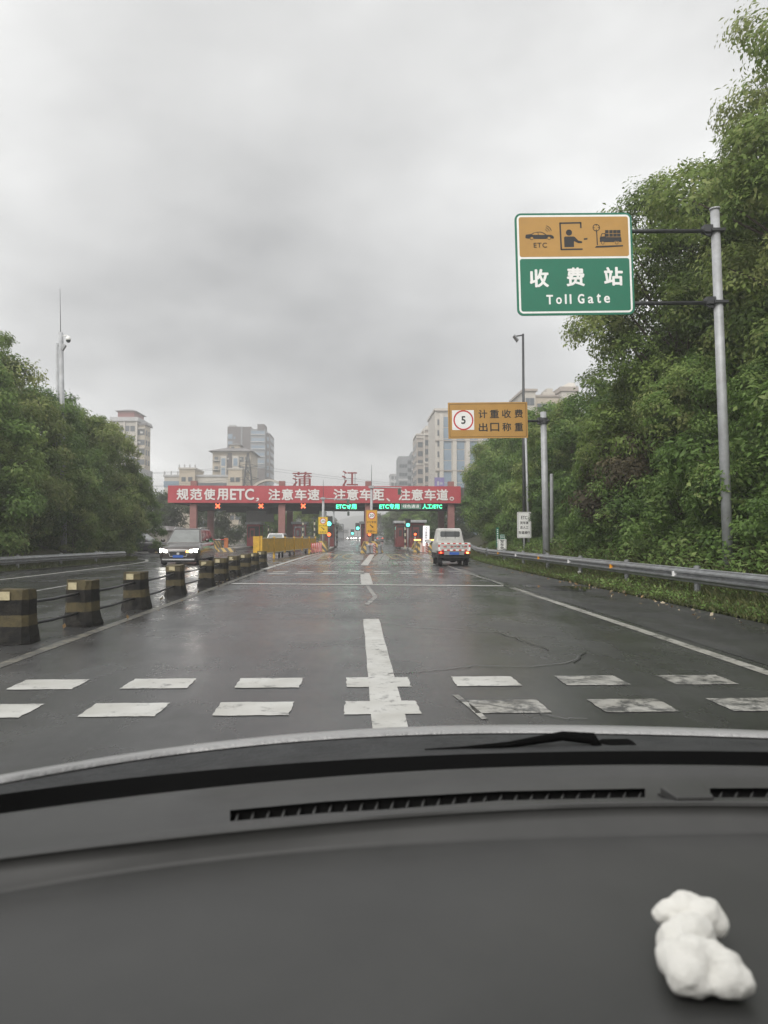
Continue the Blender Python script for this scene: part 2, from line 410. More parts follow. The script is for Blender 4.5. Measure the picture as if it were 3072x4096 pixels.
# short cross bars along both sides of each toll lane
bar_me = MB().add([(-.22,-.3,0),(.22,-.3,0),(.22,.3,0),(-.22,.3,0)], [(0,1,2,3)]).mesh('lane_side_bar'); bar_me.materials.append(m_line)
for (a, b) in (((-3.1,42),(-2.45,62)), ((-2.55,42),(-2.05,60)), ((-.35,42),(.05,56)), ((.15,43),(.3,54)), ((1.05,42),(1.95,58)), ((1.6,42),(2.35,56))):
    n = int((b[1]-a[1])/1.25)
    for k in range(n):
        f = k/n; link('lane_side_bar', bar_me, None, road, (a[0]+(b[0]-a[0])*f, a[1]+(b[1]-a[1])*f, .005))
mark('guide_line', strip([(4.35,43),(4.05,52),(3.9,58)], .25), m_line_faded)
mark('guide_line', strip([(5.2,48),(5.0,52),(5.35,57)], .3), m_line_faded)
for xc, y0, y1 in ((-1.25,44.5,56),(3.2,44.5,56)):        # long yellow letters lying on the lanes
    co, fs = txt('ETC', .02)
    q = MB(); q.add([(xc-1.05+2.1*a, y0+(y1-y0)*b, .005) for a, b in co], fs); mark('lane_lettering', q, m_line_yellow)
# cracks and seams in the asphalt
m_seam = M('crack_seam', (.10,.10,.098), .6, var=.3)
m_crack = M('crack_dark', (.012,.012,.012), .35, var=.2)
def z5(x, y): q = G(1400+x*.904, 2300+y*.904); return (q.x, q.y)
def wob(pts, a=.03):
    o = []
    for p, q in zip(pts[:-1], pts[1:]):
        for k in range(5): o.append((p[0]+(q[0]-p[0])*k/5+random.uniform(-a,a), p[1]+(q[1]-p[1])*k/5+random.uniform(-a,a)))
    return o+[pts[-1]]
seams = [[(180,440),(300,430),(440,418),(570,404),(700,408),(850,405),(980,388),(1045,347)], [(135,215),(270,232),(460,243),(640,255)],
         [(-560,200),(-250,190),(0,190),(290,190)], [(160,180),(450,185),(700,190)], [(150,95),(420,105),(640,90)], [(480,560),(830,610),(950,640),(1050,640)]]
for i, s in enumerate(seams): mark('road_seam', strip(wob([z5(*p) for p in s]), .012 if i else .02, .010), m_seam)
for s in ([(640,250),(730,280),(880,335)], [(980,388),(1045,345)], [(560,0),(640,35),(760,75),(860,100)], [(600,20),(690,50),(800,62)], [(650,25),(760,50),(900,55)]):
    mark('road_crack', strip(wob([z5(*p) for p in s]), .02, .012), m_crack)
mark('worn_paint_patch', strip([(.95,5.45),(.90,5.9),(.84,6.3)], .05), m_line_faded)
# standing water by the right-hand edge
m_puddle = M('puddle_water', (.012,.012,.012), .06, var=0)
pd = MB(); c0 = G(2230, 2352); ring = []
for k in range(30):
    a = 2*math.pi*k/30; r = 1+.25*math.sin(3*a+1)+.12*math.sin(7*a); ring.append((c0.x+.75*r*math.cos(a)-.3*math.sin(a), c0.y+1.1*r*math.sin(a), .010))
pd.add(ring, [tuple(range(30))]); mark('puddle', pd, m_puddle)
# darker hard shoulder
sh = MB(); sh.add([(4.3,-10,.004),(6.3,-10,.004),(6.3,27,.004),(6.4,36,.004),(4.5,36,.004),(4.3,24,.004)], [(0,1,2,3,4,5)]); mark('hard_shoulder', sh, m_shoulder)

# ---- right-hand bank and left-hand verge
def zb(x, y):
    t = max(0, x-7.3); s = 1-.55*min(1, max(0, (y-26)/14.0))
    ex = max(0.0, (y-48)/30.0)            # the bank steps back towards the toll gate
    t = max(0, t-3.2*min(1, ex))
    return -.05 + .02*min(1, max(0, x-6.2)) + min(3.4, t*.5)*s
bk = MB(); nx, ny = 28, 60; vs = []; fs = []
for j in range(ny+1):
    y = -12 + 150*j/ny
    xe = np.interp(y, [-12,36,41.5,50,54,70,84,140], [6.28,6.42,6.68,7.58,8.28,10.58,11.98,12.5])
    for i in range(nx+1):
        x = xe + (i/nx)**1.6*40; vs.append((x, y, .035 if i == 0 else .03+zb(x, y)+.06+random.uniform(-.03,.03)))
for j in range(ny):
    for i in range(nx):
        a = j*(nx+1)+i; fs.append((a, a+1, a+nx+2, a+nx+1))
bk.add(vs, fs)
m_bank = M('bank_soil', (.05,.05,.024), .95, var=.5, scale=1.4, bump=.6, bscale=8)
struct('bank', bk, m_bank, True)
vg = MB(); vs = []; fs = []
for j in range(41):
    y = -10+j*1.6; xe = np.interp(y, [-10,18,27,36,41.5,46,50,54], [-13.55,-13.55,-13.45,-12.55,-12.15,-13.45,-17.95,-33.9])
    for i in range(11):
        x = xe - (i/10)**1.4*26; vs.append((x, y, .02+min(.9, max(0, (xe-x)-1.2)*.25) + (0 if i == 0 else random.uniform(0,.06))))
for j in range(40):
    for i in range(10):
        a = j*11+i; fs.append((a+1, a, a+11, a+12))
vg.add(vs, fs); struct('verge', vg, m_bank, True)
# distant hills beyond the town
hl = MB(); vs = []; fs = []
for i in range(61):
    x = -700+i*24; h = 14+16*math.exp(-((x-30)/120)**2)+9*math.sin(x*.013)+5*math.sin(x*.041+2); h = max(4, h)
    vs += [(x, 1150, -1), (x, 1190, h*.7), (x, 1260, h*1.1), (x, 1400, -1)]
    if i:
        for k in range(3): a = 4*i-4+k; fs.append((a, a+4, a+5, a+1))
hl.add(vs, fs); struct('hills', hl, M('hill_green', (.05,.07,.03), .9, var=.3, scale=.02), True)

# ================================================================== OUR OWN CAR (seen from the driver's seat)
own = thing('car', 'silver car we sit in, dark dashboard and wet bonnet edge at the bottom', 'car', (0,0,0))
m_silver = M('silver_wet_paint', (.27,.27,.27), .34, .2, var=.08, scale=30, bump=.35, bscale=160, coat=.25)
m_cowl = M('cowl_plastic', (.034,.035,.036), .6, var=.25, scale=12, bump=.25, bscale=70, spec=.15)
m_frit = M('black_frit', (.004,.004,.004), .9, var=0, spec=.02)
m_dash = M('dash_plastic', (.035,.035,.034), .46, var=.14, scale=5, dirt=(.055,.054,.051), dirt_amt=.35, bump=.10, bscale=900)
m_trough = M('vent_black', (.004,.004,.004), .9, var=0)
m_lining = M('roof_lining', (.06,.06,.06), .9, var=.05)
XS = [-900, 0, 470, 784, 1097, 1300, 2000, 2517, 3072, 3900]
def curve(ys): return lambda px: float(np.interp(px, XS, ys))
def smooth_curve(ys):
    f = np.poly1d(np.polyfit((np.array(XS)-1500)/1500, ys, 5)); 
    v = lambda p: float(f((p-1500)/1500))
    return lambda px: v(px) if px <= 3600 else v(3600)+(px-3600)*.07+((px-3600)/1000)**2*12
c_crest = smooth_curve([3265,3112,3034,2985,2948,2928,2903,2908,2928,2975])
c_rear  = smooth_curve([3266,3114,3038,2992,2959,2942,2920,2923,2938,2980])
c_band  = smooth_curve([3330,3183,3120,3085,3066,3050,3014,3008,3012,3040])
c_dash  = smooth_curve([3400,3250,3186,3150,3122,3104,3062,3054,3058,3085])
c_lip   = smooth_curve([3600,3435,3384,3345,3312,3290,3243,3228,3222,3235])
c_step  = smooth_curve([3745,3570,3495,3450,3418,3402,3357,3340,3331,3335])
def dep(px, c, e): return float(np.interp(px, [-900,0,700,2000,3900], [e, e, (c+e)/2+.05, c, c-.15]))
def row(px, f, Y): return P(px, f(px), Y)
cols = list(range(-700, 5581, 60))
# bonnet: rear edge, crest, then down over the nose
hd = MB(); rings = []
for px in cols:
    yc = dep(px, 1.92, 1.25); yr = dep(px, 1.50, 1.12)
    a = P(px, c_rear(px), yr); b = P(px, c_crest(px), yc)
    m_ = a.lerp(b, .5); m_.z += .006
    rings.append([a + Vector((0,-.003,-.006)), a, m_, b, b+Vector((0,.22,-.09)), b+Vector((0,.42,-.24)), b+Vector((0,.50,-.42))])
hd.loft(rings, closed=False); part('bonnet', hd, m_silver, own, True)
cw = MB(); rings = []
for px in cols:
    yr = dep(px, 1.46, 1.10); yb = dep(px, 1.27, 1.04)
    a = P(px, c_rear(px)-6, yr) + Vector((0,0,-.012)); b = P(px, c_band(px), yb)
    rings.append([a, a.lerp(b, .35)+Vector((0,0,-.006)), a.lerp(b, .7)+Vector((0,0,-.004)), b])
cw.loft(rings, closed=False); part('cowl', cw, m_cowl, own, True)
fr = MB(); rings = []
for px in cols:
    b = P(px, c_band(px)-4, dep(px, 1.265, 1.035)); d = G(px, c_dash(px)+30, .982)
    rings.append([b, b.lerp(d,.5)+Vector((0,0,-.012)), d])
fr.loft(rings, closed=False); part('windscreen_base', fr, m_frit, own, True)
# dashboard: a curved sheet with a channel, a long demister slot and a step down to the padded top
def sst(t): t = min(1, max(0, t)); return t*t*(3-2*t)
dcols = list(range(-700, 5581, 20))
def hz(px): return sst((px-650)/260.0)
def slot_top(px): return np.interp(px, [898,1300,1574,2000,2556,3072,3800,5600],[3243,3206,3189,3165,3154,3152,3158,3330])
def slot_bot(px): return np.interp(px, [898,1300,1574,2000,2556,3072,3800,5600],[3287,3252,3236,3202,3190,3190,3196,3370])
rings = []
for px in dcols:
    h = hz(px); dz = -.010*h
    r = [(c_dash(px)+6, .9995), (c_dash(px)+9, 1.004)]
    st, sb = slot_top(max(px, 898)) + (0 if px >= 898 else (898-px)*.10), slot_bot(max(px, 898)) + (0 if px >= 898 else (898-px)*.10)
    d0 = c_dash(px)
    for k in range(1, 5): r.append((d0+(st-d0)*k/5, 1.004+dz*sst(k/3)))
    r += [(st, 1.004+dz), (sb, 1.004+dz)]
    l0 = c_lip(px)
    r += [(sb+(l0-sb)*.35, 1.006+dz*.6), (sb+(l0-sb)*.75, 1.007), (l0-8, 1.0065), (l0-2, 1.006), (l0+3, 1.0042), (l0+10, 1.0010)]
    s0 = c_step(px)
    r += [(l0+(s0-l0)*.5, .990), (s0-18, .9815), (s0-5, .9785), (s0+8, .9768), (s0+60, .9768), (s0+160, .977)]
    for k in range(1, 9): r.append((s0+160+(5200-s0-160)*(k/8)**1.3, .977 + .004*math.sin(k*.6)*0))
    rings.append([G(px, py, z) for py, z in r])
ni = 6                                                   # index of the slot's upper edge
dm = MB(); n = len(rings[0]); vs = [p for r in rings for p in r]; fs = []
for i in range(len(rings)-1):
    for k in range(n-1):
        if k == ni and (910 <= dcols[i] < 2570 or 2830 <= dcols[i] < 4400): continue
        a = i*n+k; fs.append((a, a+1, a+n+1, a+n))
dm.add(vs, fs); dash_o = part('dashboard', dm, m_dash, own, True)
tr = MB()
for lo, hi in ((880, 2600), (2810, 4420)):
    rr = []
    for px in range(lo, hi+1, 40):
        a = G(px, slot_top(px)-12, .994); b = G(px, slot_bot(px)+12, .994); dn = Vector((0,0,-.03))
        rr.append([a+Vector((0,0,-.003)), a+dn, b+dn, b+Vector((0,0,-.003))])
    tr.loft(rr, closed=False)
part('vent_recess', tr, m_trough, dash_o)
m_slat = M('vent_slat', (.035,.035,.034), .6, var=.1)
for px in list(range(945, 2570, 62)) + list(range(2880, 4390, 62)):
    s = MB(); a = G(px+10, slot_top(px)+10, .985); b = G(px-2, slot_bot(px)-2, .990)
    s.hexa([a+Vector((-.0012,0,-.015)), a+Vector((.0012,0,-.015)), b+Vector((.0012,0,-.02)), b+Vector((-.0012,0,-.02))],
           [a+Vector((-.0012,0,0)), a+Vector((.0012,0,0)), b+Vector((.0012,0,0)), b+Vector((-.0012,0,0))])
    part('vent_slat', s, m_slat, dash_o)
cv = MB(); q = [G(2640,3163,1.0), G(2808,3146,1.0), G(2856,3203,1.0), G(2706,3206,1.0)]
cv.hexa([p+Vector((0,0,-.006)) for p in q][::-1], [p+Vector((0,0,.006)) for p in q][::-1]); part('sensor_cover', cv, m_dash, dash_o, bevel=.002)
cv = MB(); q2 = [q[0]+Vector((-.003,.001,0)), q[1]+Vector((.003,.001,0)), q[2]+Vector((.003,-.004,0)), q[3]+Vector((-.003,-.004,0))]; cv.hexa([p+Vector((0,0,-.012)) for p in q2][::-1], [p+Vector((0,0,-.0045)) for p in q2][::-1]); part('sensor_gap_shade', cv, m_trough, dash_o)  # solid black box under the cover, painting in the dark of a gap
# wiper, its pivot block and the washer jet
wp = MB(); wp.tube([P(1700,3004,1.33), P(1850,2996,1.34), P(2030,2980,1.35), P(2250,2944,1.36), P(2370,2954,1.35), P(2385,2990,1.34)], [.004,.005,.006,.009,.011,.011], 8)
part('wiper_arm', wp, m_frit, own, True)
wb = MB(); a = P(2390,2952,1.37); b = P(2575,3012,1.33); wb.box(a.x, b.x, 1.31, 1.39, b.z-.02, a.z-.004); part('wiper_pivot', wb, m_frit, own, bevel=.012)
wr = MB(); wr.tube([P(2575,2980,1.36), P(3072,2994,1.36), P(3500,3012,1.34)], .0035, 6); part('wiper_blade', wr, m_frit, own)
wj = MB(); c = P(3008,2986,1.35); wj.sphere(c, .012, 10, 6, (1.2,1,.8)); part('washer_jet', wj, m_cowl, own, True)
# shell around us: roof, pillars, doors, body sides, wheels (out of the frame, they shade the dashboard)
rf = MB(); rf.loft([[(x, y, 1.35+z) for x, z in ((-.40,.20),(-.30,.285),(.40,.31),(1.10,.285),(1.20,.20),(1.10,.24),(.40,.27),(-.30,.24))] for y in (.02,-.3,-1.0,-1.6)]); part('roof', rf, m_lining, own, True)
for x0, x1 in ((-.66,-.40),(1.46,1.20)):
    q = MB(); q.tube([(x0, 1.05, .98), ((x0+x1)/2, .55, 1.32), (x1, .02, 1.58)], [.045,.04,.035], 8); part('pillar', q, m_lining, own, True)
    q = MB(); q.box(min(x0,x0*1.06), max(x0,x0*1.06), -1.6, 1.02, .35, .96); part('door', q, m_silver, own, bevel=.02)
q = MB(); q.box(-.58,1.38,-1.7,2.30,.22,.62); q.box(-.55,1.35,2.1,2.42,.30,.60); part('body', q, m_silver, own, bevel=.03)
for x in (-.55, 1.35):
    for y in (1.75, -1.0):
        q = MB(); q.tube([(x-.1,y,.31),(x+.1,y,.31)], .31, 20); part('wheel', q, m_rubber, own, True)

q = MB(); q.box(-.55,1.35,-1.75,-1.62,.4,1.62); part('rear_light_block', q, m_lining, own)  # unseen panel, added to block light so rear-facing dashboard faces go dark
for x in (0, .82):  # unseen seat backs, added along with the panel to darken the cabin
    q = MB(); q.hexa([(x-.25,-.50,.55),(x+.25,-.50,.55),(x+.25,-.35,.55),(x-.25,-.35,.55)], [(x-.22,-.78,1.28),(x+.22,-.78,1.28),(x+.22,-.66,1.28),(x-.22,-.66,1.28)]); part('seat_back', q, m_cowl, own, bevel=.04)

# the crumpled white tissue lying on the dashboard
zc = .977
lobes = [((2680,3640),.026,.038,(1.25,.9,.8)), ((2740,3628),.030,.042,(1.1,1,.85)), ((2800,3650),.031,.040,(1.2,1,.85)), ((2850,3675),.026,.034,(1,1,.9)),
         ((2690,3765),.027,.030,(1.05,1,1)), ((2695,3850),.030,.026,(1,1,.9)), ((2735,3910),.030,.024,(1,1,.85)), ((2780,3945),.022,.018,(1,1,.8)), ((2770,3840),.030,.030,(1,1,1)),
         ((2850,3850),.026,.028,(1,1,1)), ((2900,3880),.028,.026,(1,1,.9)), ((2945,3930),.027,.022,(1.1,1,.8)), ((2905,3955),.022,.018,(1,1,.8)), ((2760,3725),.029,.036,(1.25,1,.9)), ((2965,3945),.018,.018,(1,1,1))]
tb = MB()
for (px, py), r, zz, s in lobes:
    px = 2805+(px-2805)*.88; py = 3785+(py-3785)*.90
    zz *= .72; r *= .60; c = G(px, py, zc+zz); tb.sphere((c.x, c.y, zc+zz), r, 16, 10, s)
ts = link('tissue', tb.mesh('tissue'), M('tissue_paper', (.66,.65,.61), .95, var=.07, scale=40, bump=.2, bscale=60), None, None, True)
tag(ts, 'crumpled white tissue wad lying on the dark dashboard', 'tissue')
md = ts.modifiers.new('remesh', 'REMESH'); md.mode = 'VOXEL'; md.voxel_size = .0017; md.use_smooth_shade = True
md = ts.modifiers.new('smooth', 'SMOOTH'); md.iterations = 14; md.factor = .6
tx_ = bpy.data.textures.new('crumple', 'CLOUDS'); tx_.noise_scale = .016
md = ts.modifiers.new('crumple', 'DISPLACE'); md.texture = tx_; md.strength = .006; md.texture_coords = 'LOCAL'

# ================================================================== BOLLARDS WITH PIPE RAILS
def banded(name):
    m = bpy.data.materials.new(name); m.use_nodes = True; t = m.node_tree; n = t.nodes; L = t.links; b = n['Principled BSDF']
    tc = n.new('ShaderNodeTexCoord'); sp = n.new('ShaderNodeSeparateXYZ'); L.new(tc.outputs['Object'], sp.inputs[0])
    oi = n.new('ShaderNodeObjectInfo')
    va = n.new('ShaderNodeVectorMath'); va.operation = 'ADD'; L.new(tc.outputs['Object'], va.inputs[0]); L.new(oi.outputs['Location'], va.inputs[1])
    no = n.new('ShaderNodeTexNoise'); no.inputs['Scale'].default_value = 7; no.inputs['Detail'].default_value = 8; no.inputs['Roughness'].default_value = .75; L.new(va.outputs[0], no.inputs['Vector'])
    ma = n.new('ShaderNodeMath'); ma.operation = 'MULTIPLY_ADD'; ma.inputs[1].default_value = .05; L.new(no.outputs['Fac'], ma.inputs[0]); L.new(sp.outputs['Z'], ma.inputs[2])
    r = n.new('ShaderNodeValToRGB'); r.color_ramp.interpolation = 'LINEAR'
    els = [(0,.014),(.245,.014),(.25,1),(.385,1),(.39,.012),(.575,.012),(.58,1),(.78,1)]
    while len(r.color_ramp.elements) < len(els): r.color_ramp.elements.new(.5)
    for e, (p, c) in zip(r.color_ramp.elements, els): e.position = p; e.color = (.092,.076,.040,1) if c == 1 else (.009,.009,.009,1)
    L.new(ma.outputs[0], r.inputs[0])
    n2 = n.new('ShaderNodeTexNoise'); n2.inputs['Scale'].default_value = 5; n2.inputs['Detail'].default_value = 10; n2.inputs['Roughness'].default_value = .8; L.new(va.outputs[0], n2.inputs['Vector'])
    r2 = n.new('ShaderNodeValToRGB'); r2.color_ramp.elements[0].position = .44; r2.color_ramp.elements[1].position = .60; r2.color_ramp.elements[1].color = (.6,.6,.6,1); L.new(n2.outputs['Fac'], r2.inputs[0])
    mi = n.new('ShaderNodeMix'); mi.data_type = 'RGBA'; L.new(r2.outputs[0], mi.inputs[0]); L.new(r.outputs[0], mi.inputs[6]); mi.inputs[7].default_value = (.036,.032,.025,1)
    L.new(mi.outputs[2], b.inputs['Base Color']); b.inputs['Roughness'].default_value = .6; b.inputs['Specular IOR Level'].default_value = .2
    bp = n.new('ShaderNodeBump'); bp.inputs['Strength'].default_value = .9; bp.inputs['Distance'].default_value = .03; L.new(n2.outputs['Fac'], bp.inputs['Height']); L.new(bp.outputs[0], b.inputs['Normal'])
    return m
m_band = banded('bollard_bands')
m_refl = M('reflector_cream', (.40,.35,.22), .4, var=.2, scale=20)
def bollard_mesh(seed, tall=.70):
    rnd = random.Random(seed); rings = []
    for z, h in ((0,.245),(.04,.24),(.12,.222),(.22,.205),(.40,.198),(.56,.194),(tall-.02,.19),(tall,.175)):
        c = h*.32; rr = []
        for sx, sy, f in ((1,-1,0),(1,-1,1),(1,1,0),(1,1,1),(-1,1,0),(-1,1,1),(-1,-1,0),(-1,-1,1)):
            first = (sx*sy < 0) != (f == 1)
            x, y = (sx*(h-c), sy*h) if (f == 0) == (sx*sy < 0) else (sx*h, sy*(h-c))
            j = .018 if z > tall-.05 else .006
            rr.append((x+rnd.uniform(-j,j), y+rnd.uniform(-j,j), z+(rnd.uniform(-.03,.012) if z > tall-.05 else 0)))
        rings.append(rr)
    return MB().loft(rings).mesh('block')
bl_me = [bollard_mesh(s) for s in (1, 2, 3, 4)]
BP = [G(px, py) for px, py in ((34,2580),(312,2508),(534,2439),(695,2382),(820,2344),(880,2324),(933,2306),(978,2291),(1013,2281),(1046,2268))]
YB = [p.y+.2 for p in BP]
bl_lab = ['black and yellow concrete bollard nearest us, cut by the left edge of the picture',
          'second black and yellow concrete bollard from the left edge, tilting pipe rails on both sides',
          'third black and yellow concrete bollard from the left, cream reflector on its upper left face',
          'fourth bollard from the left, broken crown, in front of the minivan headlight',
          'fifth bollard from the left, just below the far headlight of the minivan',
          'sixth bollard from the left, first one clear of the minivan on its right',
          'seventh bollard from the left, fourth before the yellow barrier',
          'eighth bollard from the left, third before the yellow barrier',
          'ninth bollard from the left, last but one before the yellow barrier',
          'smallest and farthest bollard, at the start of the yellow barrier']
for i, y in enumerate(YB):
    t = thing('bollard', bl_lab[i], 'bollard', (BP[i].x, y, 0), R(random.uniform(-9,9)), 'concrete bollards along the median')
    o = part('block', bl_me[i % 4], m_band, t); o.rotation_euler = (R(random.uniform(-1.5,1.5)), R(random.uniform(-2,2)), math.pi/2*(i % 2)*2)
    rf_ = MB(); rf_.box(-.135,-.005,-.204,-.190,.555,.66); part('reflector', rf_, m_refl, t)
    nxt = YB[i+1]-y if i+1 < len(YB) else 0
    if nxt:
        for z in (.50, .21):
            q = MB(); q.tube([(0,.12,z-.01),((BP[i+1].x-BP[i].x)*.5,nxt*.5,z-.02),(BP[i+1].x-BP[i].x,nxt-.12,z+.0)], .021, 8); pr_ = part('pipe_rail', q, m_darkmetal, t, True); pr_.rotation_euler.z = -t.rotation_euler.z
t0 = [o for o in COL.objects if o.name == 'bollard'][0]

# ================================================================== GUARDRAILS
def wbeam(L):
    pr = [(0,.155),(.018,.14),(.02,.115),(.075,.075),(.078,.045),(.02,.012),(.02,-.012),(.078,-.045),(.075,-.075),(.02,-.115),(.018,-.14),(0,-.155)]
    mb = MB(); rings = []
    for y in (0, L): rings.append([(-u, y, v) for u, v in pr] + [(-u+.006, y, v) for u, v in pr[::-1]])
    return mb.loft(rings).mesh('rail_beam')
beam4 = wbeam(4.02); beam4.materials.append(m_galv)
post_me = MB().tube([(0,0,-.35),(0,0,.62)], .065, 12).mesh('post'); post_me.materials.append(m_galv)
cap_me = MB().tube([(0,0,.62),(0,0,.66),(0,0,.675)], [.072,.07,.03], 12).mesh('post_cap'); cap_me.materials.append(m_galv)
refl_me = MB().poly([(-.075,-.055),(.03,-.055),(.075,0),(.03,.055),(-.075,.055)], 0, .05).mesh('reflector')
m_amber = M('amber_reflector', (.75,.32,.02), .3, var=.05); m_wrefl = M('white_reflector', (.75,.75,.75), .3, var=.05)
def guardrail(label, path, ztop, refl=True, face=1):
    t = thing('guardrail', label, 'guardrail', (path[0][0], path[0][1], 0)); k = 0
    for a, b in zip(path[:-1], path[1:]):
        a = Vector((*a, 0)); b = Vector((*b, 0)); n = max(1, round((b-a).length/4)); ang = math.atan2(-(b-a).x, (b-a).y)
        for i in range(n):
            p = a.lerp(b, i/n) - t.location; p.z = ztop-.155
            o = link('rail_beam', beam4, None, t, p); o.rotation_euler.z = ang; o.scale = (face, (b-a).length/n/4.0, 1)
            pp = p + Vector((.085*face, .3, 0)); pp.z = ztop-.62
            link('post', post_me, None, t, pp); link('post_cap', cap_me, None, t, pp)
            if refl:
                q = refl_me.copy(); q.materials.append((m_amber, m_wrefl)[k % 2]); k += 1
                o = link('reflector', q, None, t, p + Vector((-.03*face, 1.1, .0)))
    return t
gr = guardrail('long galvanised guardrail with amber and white reflectors along the right shoulder', [(7.05,2.9),(7.0,38.9)], .69)
nose = MB(); nose.loft([[(-.02+7.0-7.05, 36.0+dy, .535+z) for z in (-.155,.155)] + [(.06+7.0-7.05, 36.0+dy, .535+z) for z in (.155,-.155)] for dy in (0,.25)]); 
t = gr; q = MB(); q.tube([(-.05,36.02,.40),(-.05,36.02,.68)], .10, 12); part('end_terminal', q, m_galv, t, True)
guardrail('short guardrail beyond the small white truck, bending behind the verge signs', [(7.35,41.5),(8.1,50),(10.2,66)], .66, refl=False)
guardrail('weathered guardrail under the left-hand trees, ending at the yard entrance', [(-14.2,14),(-13.9,26.5),(-12.55,40.5)], .56, refl=False, face=-1)
# white tape on one post of the right rail
q = MB(); q.tube([(7.085,23.2,.10),(7.085,23.2,.25)], .068, 12); part('post_tape', q, m_white, gr, loc=(-7.05,-2.9,0))

# ================================================================== SIGNS AND POLES ON THE RIGHT
def tilt(o, deg): o.rotation_euler.y = R(deg)
# ---- large toll gate sign
Y1 = 16.2
base = Vector((P(2913,2146,Y1).x, Y1, zb(8.3, Y1)))
sg = thing('toll_sign', 'big green and orange toll gate sign on a grey cantilever pole', 'road sign', base); tilt(sg, -1.35)
def loc1(px, py): 
    q = P(px, py, Y1) - base; a = R(1.35); return (q.x*math.cos(a)+q.z*math.sin(a)*1.0, -q.x*math.sin(a)+q.z*math.cos(a))
q = MB(); q.tube([(0,0,-.5),(0,0,8.3-.02)], [.115,.098], 20); q.tube([(0,0,8.3-.02),(0,0,8.32)], [.118,.118], 20); part('pole', q, m_polegrey, sg, True)
cx, cz = loc1(2289, 1068); S = 2.64/1545.0          # metres per unit of the drawing
W2, H2 = 1.315, 1.145
bx = MB(); bx.rpoly(cx-W2, cx+W2, cz-H2, cz+H2, .14, 0, .03); panel = part('panel', bx, m_signgreen, sg, loc=(0,-.16,0))
def sub(name, mb, m): return part(name, mb, m, panel)
q = MB(); q.rpoly(cx-W2+.045, cx+W2-.045, cz-H2+.045, cz+H2-.045, .10, -.0305, .003); sub('white_border', q, m_signwhite)
xl, xr = cx-W2+.088, cx+W2-.088; zt, zm, zl = cz+H2-.088, cz+.118, cz-H2+.088
q = MB(); q.rpoly(xl, xr, zm+.045, zt, .05, -.0335, .003); sub('orange_field', q, m_signorange)
q = MB(); q.rpoly(xl, xr, zl, zm, .05, -.0335, .003); sub('green_field', q, m_signgreen)
def D(u, v): return (cx+(u-790)*S, cz-(v-675)*S)
YF = -.0365
tx = MB()
for ch, u0, u1, v0, v1 in (('收',192,442,740,980), ('费',672,912,724,972), ('站',1166,1416,722,968)):
    a = D(u0, v1); b = D(u1, v0); put_text(tx, ch, a[0], b[0], a[1], b[1], YF, .003, .06)
for ch, u0, u1, v0, v1 in (('T',402,490,1080,1205),('o',528,604,1112,1202),('l',644,668,1074,1202),('l',706,730,1074,1202),('G',812,900,1072,1200),('a',944,1020,1108,1198),('t',1060,1118,1070,1196),('e',1156,1236,1100,1194)):
    a = D(u0, v1); b = D(u1, v0); put_text(tx, ch, a[0], b[0], a[1], b[1], YF, .003, .07)
sub('white_lettering', tx, m_signwhite)
ic = MB()
def PL(pts): ic.poly([D(*p) for p in pts], YF, .003)
def ST(pts, wd): ic.stroke([D(*p) for p in pts], wd*S, YF, .003)
a = D(258,460); b = D(432,395); put_text(ic, 'ETC', a[0], b[0], a[1], b[1], YF, .003, .02, 1.12)
# car with radio waves
PL([(152,325),(158,290),(175,285),(228,280),(262,262),(300,252),(318,250),(318,258),(275,262),(240,290),(415,292),(385,270),(350,258),(322,258),(322,250),(358,250),(395,264),(430,290),(490,292),(520,308),(527,330),(522,342),(492,342),(486,322),(462,310),(440,322),(432,345),(268,345),(258,322),(236,310),(214,322),(206,342),(160,335)])
ST([(319,255),(322,292)], 8)
for c in (236, 463): a = D(c, 334); ic.arc(a[0], a[1], 21*S, 6*S, 0, 360, YF, .003)
for r, wd in ((45,7),(72,8),(98,9)): a = D(400, 265); ic.arc(a[0], a[1], r*S, wd*S, 15, 72, YF, .003, 10)
# clerk in a booth
ST([(884,200),(884,136),(612,140),(618,486),(892,484)], 20)
a = D(726,264); ic.disc(a[0], a[1], 40*S, YF, .003)
PL([(660,325),(672,316),(786,316),(800,322),(845,372),(890,380),(898,392),(890,404),(842,404),(788,376),(786,455),(660,455)])
PL([(918,342),(966,338),(966,358),(918,362)])
# weighing a lorry
a = D(1087,202); ic.arc(a[0], a[1], 43*S, 9*S, 0, 360, YF, .003, 32)
for k in range(4): ic.stroke([(a[0]+22*S*math.cos(R(90*k)), a[1]+22*S*math.sin(R(90*k))), (a[0]+36*S*math.cos(R(90*k)), a[1]+36*S*math.sin(R(90*k)))], 7*S, YF, .003)
ST([(1090,248),(1094,428)], 13)
PL([(1062,466),(1078,444),(1432,434),(1432,452),(1250,462)])
PL([(1128,392),(1130,345),(1150,320),(1196,318),(1196,328),(1410,330),(1415,392),(1380,392),(1370,380),(1330,380),(1318,394),(1190,394),(1180,382),(1150,384),(1142,394)])
ST([(1132,345),(1160,282),(1200,280),(1200,325)], 10)
for u in (1202, 1256, 1308, 1358): PL([(u,236),(u+46,235),(u+46,276),(u,278)])
for u in (1202, 1256, 1308, 1358): PL([(u,284),(u+46,283),(u+46,322),(u,323)])
for c in (1165, 1350): a = D(c, 402); ic.arc(a[0], a[1], 19*S, 6*S, 0, 360, YF, .003)
sub('black_pictograms', ic, m_black)
